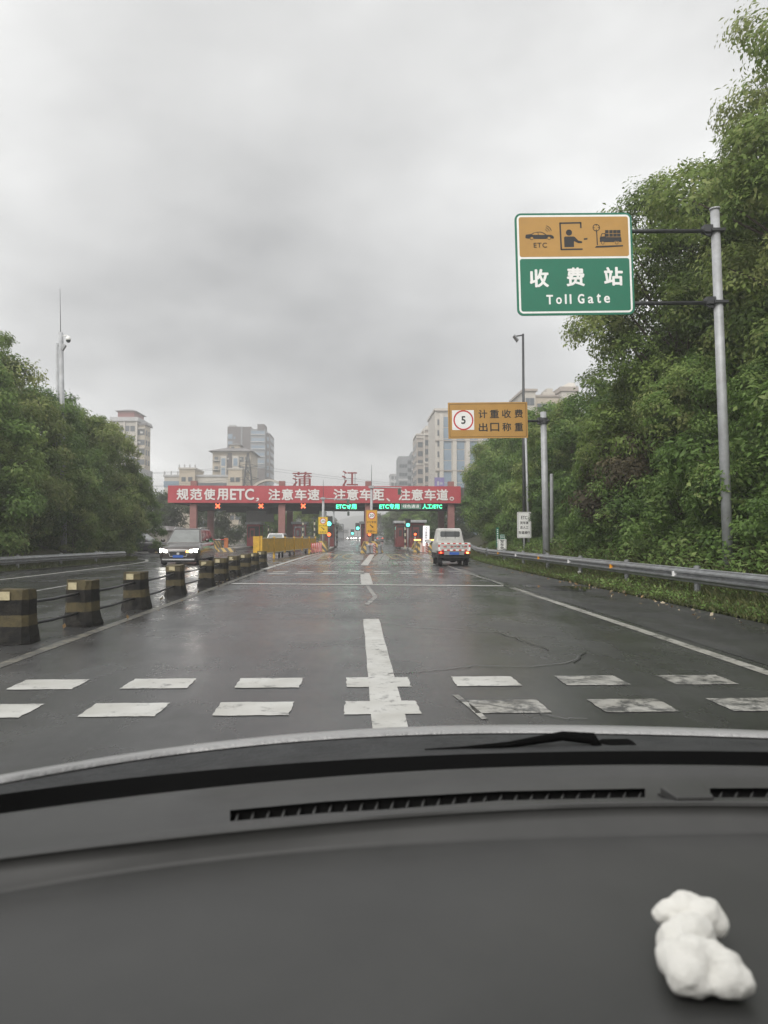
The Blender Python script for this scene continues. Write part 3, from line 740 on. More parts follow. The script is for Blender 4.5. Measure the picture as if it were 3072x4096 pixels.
for py in (928, 1216):
    x0, z0 = loc1(2530, py); ar = MB(); ar.tube([(cx-1.2,-.06,z0),(-.12,-.02,z0)], .045, 12); part('arm', ar, m_darkmetal, sg, True)
    fl = MB(); fl.box(-.30,-.10,-.10,.08,z0-.04,z0+.12); fl.box(-.15,.17,-.14,.14,z0-.03,z0+.03); fl.hexa([(-.34,-.03,z0-.02),(-.12,-.03,z0-.13),(-.12,.03,z0-.13),(-.34,.03,z0-.02)], [(-.34,-.03,z0+.02),(-.12,-.03,z0+.13),(-.12,.03,z0+.13),(-.34,.03,z0+.02)])
    part('flange', fl, m_darkmetal, sg)
    rg = MB(); rg.arc(-.20, z0, .10, .03, 40, 320, -.02, .04, 14); part('clamp_ring', rg, m_darkmetal, sg)

# ---- weigh-station sign
Y2 = 31.0; base = Vector((P(2185,2000,Y2).x, Y2, zb(8.0, Y2)))
ws = thing('weigh_sign', 'orange weigh-to-pay sign with a round 5 limit on a grey pole', 'road sign', base); tilt(ws, -.9)
def loc2(px, py): q = P(px, py, Y2) - base; a = R(.9); return (q.x*math.cos(a)+q.z*math.sin(a), -q.x*math.sin(a)+q.z*math.cos(a))
zt2 = loc2(2180, 1648)[1]
q = MB(); q.tube([(0,0,-.5),(0,0,zt2)], [.155,.125], 20); part('pole', q, m_polegrey, ws, True)
x0, z0 = loc2(1792, 1757); x1, z1 = loc2(2105, 1611)
q = MB(); q.box(x0, x1, -.18, -.14, z0, z1); pan = part('panel', q, m_signorange, ws)
b_ = .045
q = MB()
for a in ((x0+.06,x1-.06,z1-.075,z1-.06),(x0+.06,x1-.06,z0+.06,z0+.075),(x0+.06,x0+.075,z0+.06,z1-.06),(x1-.075,x1-.06,z0+.06,z1-.06)): q.box(a[0],a[1],-.183,-.179,a[2],a[3])
part('border_line', q, m_black, pan)
def D2(u, v): return (x0+(u-190)/650.0*(x1-x0), z1-(v-640)/318.0*(z1-z0))
a = D2(222,882); b = D2(401,708); q = MB(); q.box(a[0], b[0], -.184, -.179, a[1], b[1]); part('white_square', q, m_signwhite, pan)
a = D2(314,796); q = MB(); q.arc(a[0], a[1], .395, .06, 0, 360, -.184, .003, 40); part('red_ring', q, m_signred, pan)
q = MB(); a = D2(296,830); b = D2(332,760); put_text(q, '5', a[0], b[0], a[1], b[1], -.184, .003, .06); part('limit_number', q, m_black, pan)
for s, v0, v1 in (('计重收费',705,780), ('出口称重',822,898)):
    q = MB()
    for ch, u0, u1 in zip(s, (438,532,630,732), (510,606,704,802)): a = D2(u0, v1); b = D2(u1, v0); put_text(q, ch, a[0], b[0], a[1], b[1], -.180, .003, .04)
    part('black_lettering', q, m_black, pan)
za = loc2(2150, 1684)[1]
q = MB(); q.tube([(x0+.2,-.10,za),(-.1,-.0,za)], .055, 12); q.tube([(x0+.2,-.10,za-.45),(x1-.1,-.10,za-.45)], .04, 10); part('arm', q, m_darkmetal, ws, True)
q = MB(); q.tube([(0,0,za-.12),(0,0,za+.12)], .19, 16); q.box(-.26,.22,-.2,.2,za-.03,za+.03); q.box(-.24,-.10,-.12,.12,za-.14,za+.14); part('flange', q, m_darkmetal, ws)
q = MB(); q.tube([(0,0,-.4),(0,0,3.75),(0,0,3.8)], [.085,.075,.05], 14)
o = link('post', q.mesh('post'), m_polegrey, None, (P(2207,2000,33.2).x, 33.2, zb(8.5,33)), True); tag(o, 'plain grey steel post just behind the orange weigh sign pole', 'post')

# ---- street lamp
Y3 = 38.2; b3 = Vector((P(2097,2100,Y3).x, Y3, zb(8.6, Y3))); zt3 = P(2091,1336,Y3).z-b3.z
sl = thing('street_lamp', 'tall thin lamp pole with one tilted floodlight head', 'street lamp', b3)
q = MB(); q.tube([(0,0,-.4),(0,0,zt3)], [.10,.06], 12); part('pole', q, m_darkmetal, sl, True)
q = MB(); q.tube([(.25,-.1,-.4),(.06,-.1,7.0)], [.075,.06], 10); part('brace_pole', q, m_polegrey, sl, True)
q = MB(); q.bar((.05,0,zt3-.05),(-.36,0,zt3-.12), .06); part('arm', q, m_darkmetal, sl)
q = MB(); q.hexa([(-.52,-.2,zt3-.12),(-.30,-.2,zt3-.42),(-.30,.2,zt3-.42),(-.52,.2,zt3-.12)], [(-.48,-.2,zt3-.05),(-.26,-.2,zt3-.36),(-.26,.2,zt3-.36),(-.48,.2,zt3-.05)]); part('floodlight', q, m_galv, sl, bevel=.01)

# ---- small signs on the verge
def board(name, label, px0, px1, py0, py1, Y, m_face, zfoot=None, legs=2, border=None, lines=(), mtext=None, lean=0, rad=.04, legmat=None):
    a = P(px0, py1, Y); b = P(px1, py0, Y); cx_ = (a.x+b.x)/2; z0_ = zfoot if zfoot is not None else zb(cx_, Y)
    t = thing(name, label, 'sign', (cx_, Y, z0_)); w_ = (b.x-a.x)/2; zl_, zh_ = a.z-z0_, b.z-z0_
    q = MB(); q.rpoly(-w_, w_, zl_, zh_, rad, 0, .02); pn = part('panel', q, m_face, t)
    if border:
        q = MB(); e = .035; k = .012
        for c in ((-w_+e,w_-e,zh_-e-k,zh_-e),(-w_+e,w_-e,zl_+e,zl_+e+k),(-w_+e,-w_+e+k,zl_+e+k,zh_-e-k),(w_-e-k,w_-e,zl_+e+k,zh_-e-k)): q.box(c[0],c[1],-.024,-.019,c[2],c[3])
        part('border_line', q, border, pn)
    if lines:
        for s, u0, u1, v0, v1 in lines:
            q = MB(); put_text(q, s, -w_+2*w_*u0, -w_+2*w_*u1, zh_-(zh_-zl_)*v1, zh_-(zh_-zl_)*v0, -.020, .003, .03); part('lettering', q, mtext or m_black, pn)
    for k in range(legs):
        xx = 0 if legs == 1 else (-.7+1.4*k)*w_
        q = MB(); q.tube([(xx,.035,-.3),(xx,.035,zh_-.05)], .035, 10); part('post', q, legmat or m_polegrey, t, True)
    return t
board('truck_lane_sign', 'white board with four lines of black text for ETC trucks', 2069, 2124, 2048, 2152, 36.6, m_signwhite, legs=1, border=m_black,
      lines=[('ETC',.28,.72,.15,.28),('货车请',.2,.8,.36,.47),('走人工',.2,.8,.54,.65),('车道通行',.1,.9,.73,.85)])
board('military_lane_sign', 'low leaning white board with bold black characters behind the guardrail', 1990, 2025, 2157, 2199, 40.5, m_signwhite, legs=2, border=m_black,
      lines=[('军',.3,.75,.08,.35),('车',.3,.75,.38,.64),('免',.3,.75,.68,.94)])
board('green_notice', 'small green notice with white text just above the leaning white board', 1999, 2021, 2137, 2160, 41.5, m_signgreen, legs=2, border=m_signwhite, lines=[('一一一',.15,.85,.3,.36),('一一一',.15,.85,.55,.61)], mtext=m_signwhite)
board('green_strip_sign', 'narrow upright green strip sign left of the small green notice', 1985, 1995, 2110, 2190, 42.5, m_signgreen, legs=1, lines=[('一',.25,.75,.1+k*.09,.14+k*.09) for k in range(8)], mtext=m_signwhite, rad=.02)

# ---- camera mast on the left
Y4 = 39.6; b4 = Vector((P(258,2150,Y4).x, Y4, .1)); zt4 = P(245,1330,Y4).z-b4.z
cm = thing('camera_mast', 'tall grey mast with dome camera and lightning rod above the left trees', 'camera mast', b4); tilt(cm, -1.6)
q = MB(); q.tube([(0,0,-.4),(0,0,zt4)], [.16,.115], 18); part('mast', q, m_polegrey, cm, True)
q = MB(); q.tube([(-.02,0,zt4),(-.02,0,zt4+2.36)], [.022,.008], 8); part('lightning_rod', q, m_darkmetal, cm)
q = MB(); q.tube([(.1,-.05,zt4-.22),(.22,-.06,zt4-.18),(.36,-.06,zt4-.18),(.40,-.06,zt4-.24)], .03, 8); part('bracket', q, m_white, cm, True)
dm_ = MB(); dm_.loft([[(.40+r*math.cos(2*math.pi*k/14), -.06+r*math.sin(2*math.pi*k/14), zt4+z) for k in range(14)] for r, z in ((.03,-.2),(.10,-.26),(.135,-.36),(.135,-.44))]); dmo = part('camera_dome', dm_, m_white, cm, True)
q = MB(); q.sphere((.40,-.06,zt4-.45), .12, 14, 8, (1,1,1)); part('lens_bowl', q, m_glass, dmo, True)
q = MB(); q.hexa([(.10,-.15,zt4-1.0),(.28,-.15,zt4-.72),(.28,.05,zt4-.72),(.10,.05,zt4-1.0)], [(.10,-.15,zt4-.62),(.24,-.15,zt4-.66),(.24,.05,zt4-.66),(.10,.05,zt4-.62)]); part('loudspeaker', q, m_polegrey, cm)
zt5 = P(232,1380,Y4+1.5).z; q = MB(); q.tube([(0,0,-.3),(0,0,zt5)], [.10,.07], 12); q.bar((0,0,zt5-.1),(.2,0,zt5-.1),.08)
o = link('post', q.mesh('post'), m_polegrey, None, (P(236,2100,Y4+1.5).x, Y4+1.5, .1), True); tag(o, 'thinner grey post standing just left of the camera mast', 'post'); tilt(o, -1.2)

# ================================================================== TOLL PLAZA
YG = 82.0
m_pink = M('pink_tile', (.24,.105,.095), .6, var=.15, scale=2)
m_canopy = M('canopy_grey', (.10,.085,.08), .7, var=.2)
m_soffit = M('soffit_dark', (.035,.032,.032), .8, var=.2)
m_banner = M('banner_red', (.37,.045,.056), .55, var=.07, scale=.5)
m_roofchar = M('roof_characters', (.20,.028,.03), .5, var=.15)
cn = thing('toll_canopy', 'wide toll gate canopy with pink columns and roof characters', 'toll canopy', (0,YG,0))
q = MB(); q.box(-20.3,12.4,.15,12.0,5.05,6.85); part('roof', q, m_canopy, cn)
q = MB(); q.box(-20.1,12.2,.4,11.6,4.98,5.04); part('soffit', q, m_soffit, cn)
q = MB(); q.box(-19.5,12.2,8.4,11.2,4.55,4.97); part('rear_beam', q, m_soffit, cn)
for pa, pb, pz in ((1066,1116,2056),(1207,1277,2056),(905,985,2050)):
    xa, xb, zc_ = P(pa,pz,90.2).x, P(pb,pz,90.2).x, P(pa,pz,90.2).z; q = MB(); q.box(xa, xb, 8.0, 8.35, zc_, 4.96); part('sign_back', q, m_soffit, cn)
for x in (-18.05,-8.3,1.30,10.6):
    for y in (.55, 10.2):
        q = MB(); q.box(x-.37,x+.37,y-.37,y+.37,0,4.975 if y > 1 else 4.975); part('column', q, m_pink, cn, bevel=.02)
    q = MB(); q.box(x-.33,x+.33,.25,.95,6.851,7.52); part('column_head', q, m_pink, cn)
# roof characters
for ch, px0, px1, py0, py1, lab in (('蒲',1170,1246,1888,1945,'dark red roof character above the left half of the banner'), ('江',1368,1431,1884,1945,'dark red roof character above the middle of the banner')):
    a = P(px0, py1, YG+1); b = P(px1, py0, YG+1); q = MB(); [put_text(q, ch, a.x+dx, b.x+dx, a.z+dz, b.z+dz, 1.0-.002*i, .16, 0) for i, (dx, dz) in enumerate(((0,0),(.025,0),(-.025,0)))]; 
    o = part('roof_character', q, m_roofchar, cn, label=lab)
    fr_ = MB()
    for x in (a.x+.3, b.x-.3): fr_.bar((x,1.25,6.86),(x,1.25,b.z-.1),.045); fr_.bar((x,2.2,6.86),(x,1.25,b.z-.5),.04)
    for z in ((a.z+b.z)/2,): fr_.bar((a.x+.1,1.22,z),(b.x-.1,1.22,z),.035)
    part('support_frame', fr_, m_darkmetal, o)
# banner
bn = thing('banner', 'long red banner with white slogan across the canopy front', 'banner', (-20.72,YG-.25,5.06))
BW = P(1843,2000,YG-.25).x+20.72; BH = 1.89
q = MB(); vs = []; fs = []
for i in range(61):
    for j in range(5):
        x = BW*i/60; z = BH*j/4; vs.append((x, .03*math.sin(i*.9)*math.sin(j*1.1+.3)+.012*math.sin(i*2.3+j), z))
for i in range(60):
    for j in range(4): a = i*5+j; fs.append((a, a+5, a+6, a+1))
q.add(vs, fs); part('sheet', q, m_banner, bn, True)
tx = MB()
def bpx(px): return P(px, 2000, YG-.3).x+20.72
for ch, a, b in (('规',706,754),('范',760,809),('使',815,861),('用',868,912),('ETC',920,1016),('，',1023,1037),('注',1073,1121),('意',1126,1173),('车',1179,1227),('速',1230,1278),
                 ('注',1333,1384),('意',1386,1434),('车',1438,1487),('距',1491,1537),('、',1545,1561),('注',1593,1642),('意',1645,1693),('车',1697,1744),('道',1746,1793),('。',1798,1816)):
    z0, z1 = (.30,1.56) if ch not in '，、。' else ((.16,.56) if ch != '。' else (.28,.72))
    put_text(tx, ch, bpx(a), bpx(b), z0, z1, -.06, .004, .055)
part('white_lettering', tx, M('banner_white', (.62,.60,.58), .6, var=.06), bn)

# lane signals and displays hung under the canopy front
def led_box(name, label, px0, px1, py0, py1, s, m, cat='display', group=None, bold=.02, thick=.12, case=m_black):
    a = P(px0, py1, YG-.1); b = P(px1, py0, YG-.1); z0, z1 = a.z-.08, min(b.z+.08, 5.03)
    t = thing(name, label, cat, ((a.x+b.x)/2, YG-.1, z0), 0, group); w_ = (b.x-a.x)/2
    q = MB(); q.box(-w_-.1, w_+.1, 0, thick, 0, z1-z0); part('case', q, case, t)
    q = MB(); q.bar((0,thick/2,z1-z0-.01),(0,thick/2,4.99-z0),.08); part('hanger', q, m_darkmetal, t)
    q = MB(); put_text(q, s, -w_, w_, .08, b.z-z0, -.004, .004, bold); part('lit_text', q, m, t); return t
led_box('lane_display', 'green lit ETC display right of the yellow 20 sign lane', 1345, 1425, 2015, 2036, 'ETC专用', m_ledgreen)
led_box('lane_display', 'green lit ETC display just right of the central column', 1518, 1597, 2015, 2036, 'ETC专用', m_ledgreen)
led_box('lane_display', 'green lit manual lane display at the right end under the banner', 1690, 1768, 2016, 2035, '人工/ETC', m_ledgreen)
for px, lab in ((871,'leftmost of the three red lit lane-closed crosses'), (1044,'middle one of the three red lit lane-closed crosses'), (1213,'rightmost of the three red lit lane-closed crosses')):
    a = P(px, 2024, YG-.1); t = thing('lane_cross', lab, 'lane signal', (a.x, YG-.1, a.z-.32), 0, 'red lane signals under the banner')
    q = MB(); q.box(-.34,.34,0,.15,0,4.97-(a.z-.32)); part('case', q, m_black, t)
    q = MB(); q.stroke([(-.2,.12),(.2,.52)], .11, -.004, .004); q.stroke([(-.2,.52),(.2,.12)], .11, -.009, .004); part('lit_cross', q, m_ledred, t)
board('green_lane_board', 'green board with pale characters between two lit displays', 1604, 1684, 2013, 2036, YG-.12, m_signgreen, zfoot=4.2, legs=0, border=m_signwhite, lines=[('绿色通道',.08,.92,.2,.82)], mtext=m_signwhite)
o = [x for x in COL.objects if x.name.startswith('green_lane_board')][0]
q = MB(); q.bar((-.6,.03,.4),(-.6,.03,.79),.06); q.bar((.6,.03,.4),(.6,.03,.79),.06); part('hanger', q, m_darkmetal, o)

# ---- islands, crash blocks, booths
def stripes(name, c1, c2, sc, ax=(1,0,1)):
    m = bpy.data.materials.new(name); m.use_nodes = True; t = m.node_tree; n = t.nodes; L = t.links; b = n['Principled BSDF']
    tc = n.new('ShaderNodeTexCoord'); mp = n.new('ShaderNodeMapping'); L.new(tc.outputs['Object'], mp.inputs[0])
    dt = n.new('ShaderNodeVectorMath'); dt.operation = 'DOT_PRODUCT'; dt.inputs[1].default_value = ax; L.new(mp.outputs[0], dt.inputs[0])
    mu = n.new('ShaderNodeMath'); mu.operation = 'MULTIPLY'; mu.inputs[1].default_value = sc; L.new(dt.outputs['Value'], mu.inputs[0])
    fr = n.new('ShaderNodeMath'); fr.operation = 'FRACT'; L.new(mu.outputs[0], fr.inputs[0])
    gt = n.new('ShaderNodeMath'); gt.operation = 'GREATER_THAN'; gt.inputs[1].default_value = .5; L.new(fr.outputs[0], gt.inputs[0])
    no = n.new('ShaderNodeTexNoise'); no.inputs['Scale'].default_value = 6; no.inputs['Detail'].default_value = 6; L.new(tc.outputs['Object'], no.inputs['Vector'])
    rp = n.new('ShaderNodeValToRGB'); rp.color_ramp.elements[0].color = (.6,.6,.6,1); rp.color_ramp.elements[0].position = .3; L.new(no.outputs['Fac'], rp.inputs[0])
    mi = n.new('ShaderNodeMix'); mi.data_type = 'RGBA'; L.new(gt.outputs[0], mi.inputs[0]); mi.inputs[6].default_value = (*c1, 1); mi.inputs[7].default_value = (*c2, 1)
    m2 = n.new('ShaderNodeMix'); m2.data_type = 'RGBA'; m2.blend_type = 'MULTIPLY'; m2.inputs[0].default_value = 1; L.new(mi.outputs[2], m2.inputs[6]); L.new(rp.outputs[0], m2.inputs[7])
    L.new(m2.outputs[2], b.inputs['Base Color']); b.inputs['Roughness'].default_value = .5; return m
m_hazard = stripes('hazard_stripes', (.50,.32,.06), (.05,.045,.035), 1.9, (.9,.5,.55))
m_post = stripes('post_stripes', (.62,.58,.42), (.02,.02,.02), 1.7, (0,0,1))
m_armst = stripes('arm_stripes', (.62,.60,.58), (.55,.05,.04), 1.0, (1,0,0))
m_checks = stripes('checks', (.55,.45,.42), (.45,.20,.16), 2.6, (1,0,0))
m_kerb = M('kerb_concrete', (.26,.25,.23), .8, var=.2, dirt=(.1,.1,.09))
def booth(x, y, label, wall, w_=1.5, d_=2.6, h_=2.55, zb_=.22):
    t = thing('toll_booth', label, 'toll booth', (x, y, zb_))
    q = MB(); q.box(-w_/2,w_/2,0,d_,0,1.0); q.box(-w_/2,-w_/2+.12,0,.12,1.0,h_-.25); q.box(w_/2-.12,w_/2,0,.12,1.0,h_-.25); q.box(-w_/2,w_/2,0,d_,h_-.25,h_)
    q.box(-w_/2,-w_/2+.12,d_-.12,d_,1.0,h_-.25); q.box(w_/2-.12,w_/2,d_-.12,d_,1.0,h_-.25); part('wall', q, wall, t)
    for a in (.04, d_-.06): q = MB(); q.box(-w_/2+.12,w_/2-.12,a,a+.02,1.0,h_-.25); part('window', q, m_glass, t)
    for s in (-1, 1): q = MB(); q.box(s*(w_/2-.05)-.012,s*(w_/2-.05)+.012,.12,d_-.12,1.0,h_-.25); part('window', q, m_glass, t)
    q = MB(); q.box(-.45,.15,-.03,.0,.05,h_-.45); dr = part('door', q, wall, t); q = MB(); q.box(-.32,.02,-.045,-.03,1.15,1.85); part('door_pane', q, m_glass, dr)
    q = MB(); q.box(-w_/2-.2,w_/2+.2,-.25,d_+.2,h_,h_+.28); part('roof', q, m_polegrey, t, bevel=.04); return t
islands = [(-13.05,66,'grey kerbed island of the leftmost toll lane'), (-8.3,70,'kerbed island carrying the second pink column'), (-3.35,66,'kerbed island under the smaller yellow 20 sign'),
           (1.25,60.5,'kerbed island in the centre carrying the larger yellow 20 sign'), (5.75,63,'kerbed island under the tall white upright sign')]
for x, y, lab in islands:
    t = thing('toll_island', lab, 'traffic island', (x, y, 0), 0, 'toll lane islands')
    w_ = .95 if x > 0 else .85
    q = MB(); q.loft([[(-w_,y0,0),(w_,y0,0),(w_,y0,.2),(-w_,y0,.2)] for y0 in (0,97-y)]); part('kerb', q, m_kerb, t, bevel=.02)
    q = MB(); q.hexa([(-w_,-.6,0),(w_,-.6,0),(w_,2.6,0),(-w_,2.6,0)], [(-w_*.45,.1,.95),(w_*.45,.1,.95),(w_*.75,2.3,.95),(-w_*.75,2.3,.95)]); part('crash_block', q, m_hazard, t, bevel=.05)
    if x < -9: continue
    q = MB(); q.hexa([(-w_*.4,-.64,.02),(w_*.4,-.64,.02),(w_*.3,-.3,.02),(-w_*.3,-.3,.02)], [(-w_*.3,-.05,.80),(w_*.3,-.05,.80),(w_*.3,0,.80),(-w_*.3,0,.80)]); part('checker_plate', q, m_checks, t)
m_maroon = M('booth_maroon', (.13,.025,.025), .5, var=.15); m_boothred = M('booth_red', (.20,.018,.025), .5, var=.15); m_orange = M('booth_orange', (.40,.12,.03), .5, var=.15)
booth(-12.0,86.5,'red toll booth with a door and two windows beside the yellow barrier',m_boothred)
booth(-6.6,85.5,'dark red toll booth behind the white car, right of the second column',m_boothred)
booth(-3.3,84,'toll booth behind the smaller yellow 20 sign',m_maroon)
booth(1.25,84,'maroon toll booth hidden behind the larger yellow 20 sign',m_maroon)
booth(4.9,80,'maroon toll booth with pale roof right of the central lane',m_maroon,1.3)
booth(6.3,76,'dark toll booth with reflective windows behind the white upright sign',m_maroon,1.5)
# barrier arms
def arm(x, y, L, label, m=m_white, box_m=m_orange, z=1.0, sgn=1):
    t = thing('lane_barrier', label, 'barrier', (x, y, .2)); q = MB(); q.box(-.18,.18,-.16,.16,0,1.0); part('box', q, box_m, t, bevel=.02)
    q = MB(); q.bar((0,-.2,z-.15),(sgn*L,-.2,z-.12),.10,.08); part('arm', q, m, t); return t
arm(-2.75,88,3.6,'white barrier arm lowered across the left ETC lane')
arm(5.0,92,-3.4,'white barrier arm lowered across the central ETC lane', sgn=1)
arm(-12.6,72,-4.2,'red and white barrier arm with an orange box on the left',m_armst)
# hazard kerb and low blocks in the left lanes
for i, (x, lab) in enumerate(((-15.6,'long low yellow and black hazard block behind the minivan'), (-11.9,'short yellow and black hazard kerb left of the red booth'))):
    q = MB(); q.hexa([(-1.6+i*.5,-.3,0),(1.6-i*.5,-.3,0),(1.6-i*.5,.3,0),(-1.6+i*.5,.3,0)],[(-1.5+i*.5,-.1,.55-i*.2),(1.5-i*.5,-.1,.55-i*.2),(1.5-i*.5,.2,.55-i*.2),(-1.5+i*.5,.2,.55-i*.2)])
    o = link('hazard_block', q.mesh('hazard_block'), m_hazard, None, (x, 64+i*2, 0)); tag(o, lab, 'hazard block')
# striped marker posts
for px, py, Y, h, lab in ((1212,2155,78,2.6,'black and yellow striped post behind the barrier, left of the grey car'), (1258,2155,78,2.9,'black and white striped post beside the smaller 20 sign'), (1074,2155,84,2.4,'leftmost striped post behind the white car roof'),
                       (1088,2155,86,2.2,'second striped post right behind the white car roof'), (1348,2150,92,2.6,'thin striped post in the left ETC lane'), (1446,2150,90,3.0,'striped post at the left edge of the central island'), (1621,2150,70,2.9,'black and white striped post in front of the maroon booth')):
    a = P(px, py, Y); q = MB(); q.tube([(0,0,0),(0,0,h)], .085, 10); o = link('striped_post', q.mesh('striped_post'), m_post, None, (a.x, Y, .2 if Y > 63 else 0)); tag(o, lab, 'marker post')

# ---- the two yellow speed signs with their camera gantries
def speed_sign(label, px0, px1, py0, py1, Y, zfoot, rows, face):
    a = P(px0, py1, Y); b = P(px1, py0, Y); cx_ = (a.x+b.x)/2; t = thing('speed_sign', label, 'road sign', (cx_, Y, zfoot)); w_ = (b.x-a.x)/2; z0, z1 = a.z-zfoot, b.z-zfoot; H = z1-z0
    q = MB(); q.rpoly(-w_, w_, z0, z1, .07, 0, .03); pn = part('panel', q, face, t)
    q = MB(); q.rpoly(-w_+.03, w_-.03, z0+.03, z1-.03, .05, -.0305, .001); part('border', q, m_black, pn); q = MB(); q.rpoly(-w_+.045, w_-.045, z0+.045, z1-.045, .045, -.032, .001); part('field', q, face, pn)
    zc_ = z1-H*.235; r = w_*.66
    q = MB(); q.disc(0, zc_, r, -.0335, .002); part('white_disc', q, m_signwhite, pn); q = MB(); q.arc(0, zc_, r*.88, r*.22, 0, 360, -.036, .002, 36); part('red_ring', q, m_signred, pn)
    q = MB(); put_text(q, '20', -r*.55, r*.55, zc_-r*.36, zc_+r*.36, -.036, .002, .02)
    put_text(q, 'ETC专用', -w_*.8, w_*.8, z1-H*.56, z1-H*.46, -.034, .002, .015); put_text(q, rows, -w_*.74, w_*.74, z0+H*.06, z0+H*.16, -.034, .002, .012)
    zc2 = z1-H*.68; s = w_*.3
    q.stroke([(-s,zc2+s*.8),(s*.5,zc2-s*.4)], s*.55, -.034, .002); q.poly([(s*1.0,zc2-s*.95),(s*1.0,zc2+.1*s),(-.05*s,zc2-s*.95)], -.034, .002); part('black_marks', q, m_black, pn)
    q = MB(); q.tube([(0,.06,-.2),(0,.06,z1*.93)], .05, 12); part('post', q, m_polegrey, t, True); return t
speed_sign('smaller yellow 20 speed sign with lane arrow on the left island', 1273, 1311, 2068, 2136, 68, .2, '车距5米', m_signyellow)
speed_sign('larger orange-yellow 20 speed sign with lane arrow on the central island', 1464, 1509, 2040, 2135, 60.7, .9, '车距5m', M('sign_amber', (.62,.32,.03), .45, var=.06))
def gantry(label, px, Y, ptop, prod, px_arm, zfoot):
    a = P(px, ptop, Y); t = thing('camera_gantry', label, 'camera gantry', (a.x, Y, zfoot)); zt = a.z-zfoot; zr = P(px, prod, Y).z-zfoot; xa = P(px_arm, ptop, Y).x-a.x
    q = MB(); q.tube([(0,0,-.2),(0,0,zt)], [.14,.11], 14); part('pole', q, m_polegrey, t, True)
    q = MB(); q.tube([(0,0,zt),(0,0,zr)], [.03,.012], 8); part('lightning_rod', q, m_darkmetal, t)
    q = MB(); q.tube([(-.3,0,zt-.1),(xa,0,zt-.16)], .055, 10); q.box(-.2,.2,-.2,.2,zt-.2,zt+.02); part('arm', q, m_polegrey, t)
    for k in (.93,): q = MB(); q.box(xa*k-.14,xa*k+.14,-.25,.15,zt-.75,zt-.25); q.tube([(xa*k,0,zt-.3),(xa*k,0,zt-.15)],.04,6); part('camera', q, M('camera_green', (.06,.09,.07), .5), t, bevel=.02)
    return t
gantry('slim camera gantry rising behind the smaller yellow 20 sign', 1293, 69.5, 1990, 1918, 1400, .2)
gantry('tall camera gantry with lightning rod behind the larger yellow 20 sign', 1486, 64, 1944, 1859, 1606, .2)
gantry('far camera gantry behind the left ETC lane', 1335, 98, 2040, 2030, 1398, 0)
# traffic lights
def tlight(label, px, py, Y, r, m, zfoot=.2, pole=True, w_=None):
    a = P(px, py, Y); t = thing('traffic_light', label, 'traffic light', (a.x, Y, zfoot)); z = a.z-zfoot; k = w_ or r*1.5
    q = MB(); q.box(-k,k,0,.2,z-r*1.6,z+r*3.4); part('housing', q, m_black, t, bevel=.02)
    q = MB(); q.disc(0, z, r, -.005, .02, 18); part('lamp', q, m, t)
    if pole: q = MB(); q.tube([(0,.12,-.2),(0,.12,z+r*3.2)], .06, 8); part('post', q, m_polegrey, t, True)
    return t
tlight('cyan-green lit signal right of the smaller yellow 20 sign', 1316, 2095, 74, .22, m_lampgreen)
tlight('green lit signal above the maroon booth on the right', 1632, 2100, 66, .16, m_lampgreen)
tlight('small green traffic light beyond the left ETC lane, nearer the centre', 1431, 2113, 150, .32, m_lampgreen, 0)
tlight('distant green traffic light down the road beyond the left lane', 1410, 2134, 210, .35, m_lampgreen, 0)
tlight('red lit lane signal under the smaller yellow 20 sign', 1316, 2138, 73, .18, m_ledred)
tlight('red lit signal under the larger yellow 20 sign', 1478, 2138, 61.6, .12, m_ledred, .9)
tlight('red lit beacon left of the white upright sign', 1661, 2137, 64, .10, m_ledred)
# crash barrels in front of the central island
for i, px in enumerate((1467, 1483, 1512)):
    a = G(px+6, 2213); q = MB(); q.loft([[(r*math.cos(2*math.pi*k/14), r*math.sin(2*math.pi*k/14), z) for k in range(14)] for r, z in ((.15,0),(.17,.05),(.155,.1),(.155,.58),(.17,.6),(.16,.68),(.05,.70))])
    o = link('crash_barrel', q.mesh('crash_barrel'), M('barrel_grey', (.26,.27,.28), .55, var=.15), None, (a.x, 59.2, 0), True); tag(o, ('left','middle','right')[i]+' one of the three grey crash barrels before the central island', 'crash barrel', 'barrels before the central island')
a = G(1499, 2214); q = MB(); q.tube([(0,0,0),(0,0,.75)], .12, 10); o = link('delineator', q.mesh('delineator'), stripes('delineator_stripes', (.6,.55,.52), (.5,.06,.04), 5, (.7,0,1)), None, (a.x, 58.9, 0)); tag(o, 'red and white delineator standing among the grey crash barrels', 'delineator')
a = G(1702, 2212); q = MB(); q.tube([(0,0,0),(0,0,.8)], .12, 10); o = link('delineator', q.mesh('delineator'), stripes('delineator_stripes2', (.6,.55,.52), (.5,.06,.04), 5, (.7,0,1)), None, (a.x, 59, 0)); tag(o, 'red and white delineator at the foot of the tall white sign', 'delineator')
# tall white upright sign
vb = board('upright_sign', 'tall narrow white sign with vertical black characters and an arrow', 1690, 1716, 2103, 2184, 59.6, M('lit_white_panel', (.85,.83,.84), .4, var=.03, emit=.25), zfoot=0, legs=1,
      lines=[(c, .33, .67, .05+i*.125, .15+i*.125) for i, c in enumerate('人工收费开启')]); tilt(vb, 1.2)
q = MB(); q.stroke([(-.08,1.02),(.06,.86)], .05, -.020, .003); q.poly([(.12,.78),(.12,.93),(-.02,.78)], -.0205, .003); part('arrow', q, m_black, vb)
for dx, lab in ((-.62,'left'),(.62,'right')):
    q = MB(); q.box(-.28,.28,0,.06,0,.10); o = thing('warning_light', 'amber lit warning bar on the %s of the white upright sign' % lab, 'warning light', (vb.location.x+dx, 60.3, 1.02))
    part('lit_bar', q, m_ledamber, o); q = MB(); q.bar((0,.09,-1.02),(0,.09,.1),.05); part('stand', q, m_darkmetal, o)
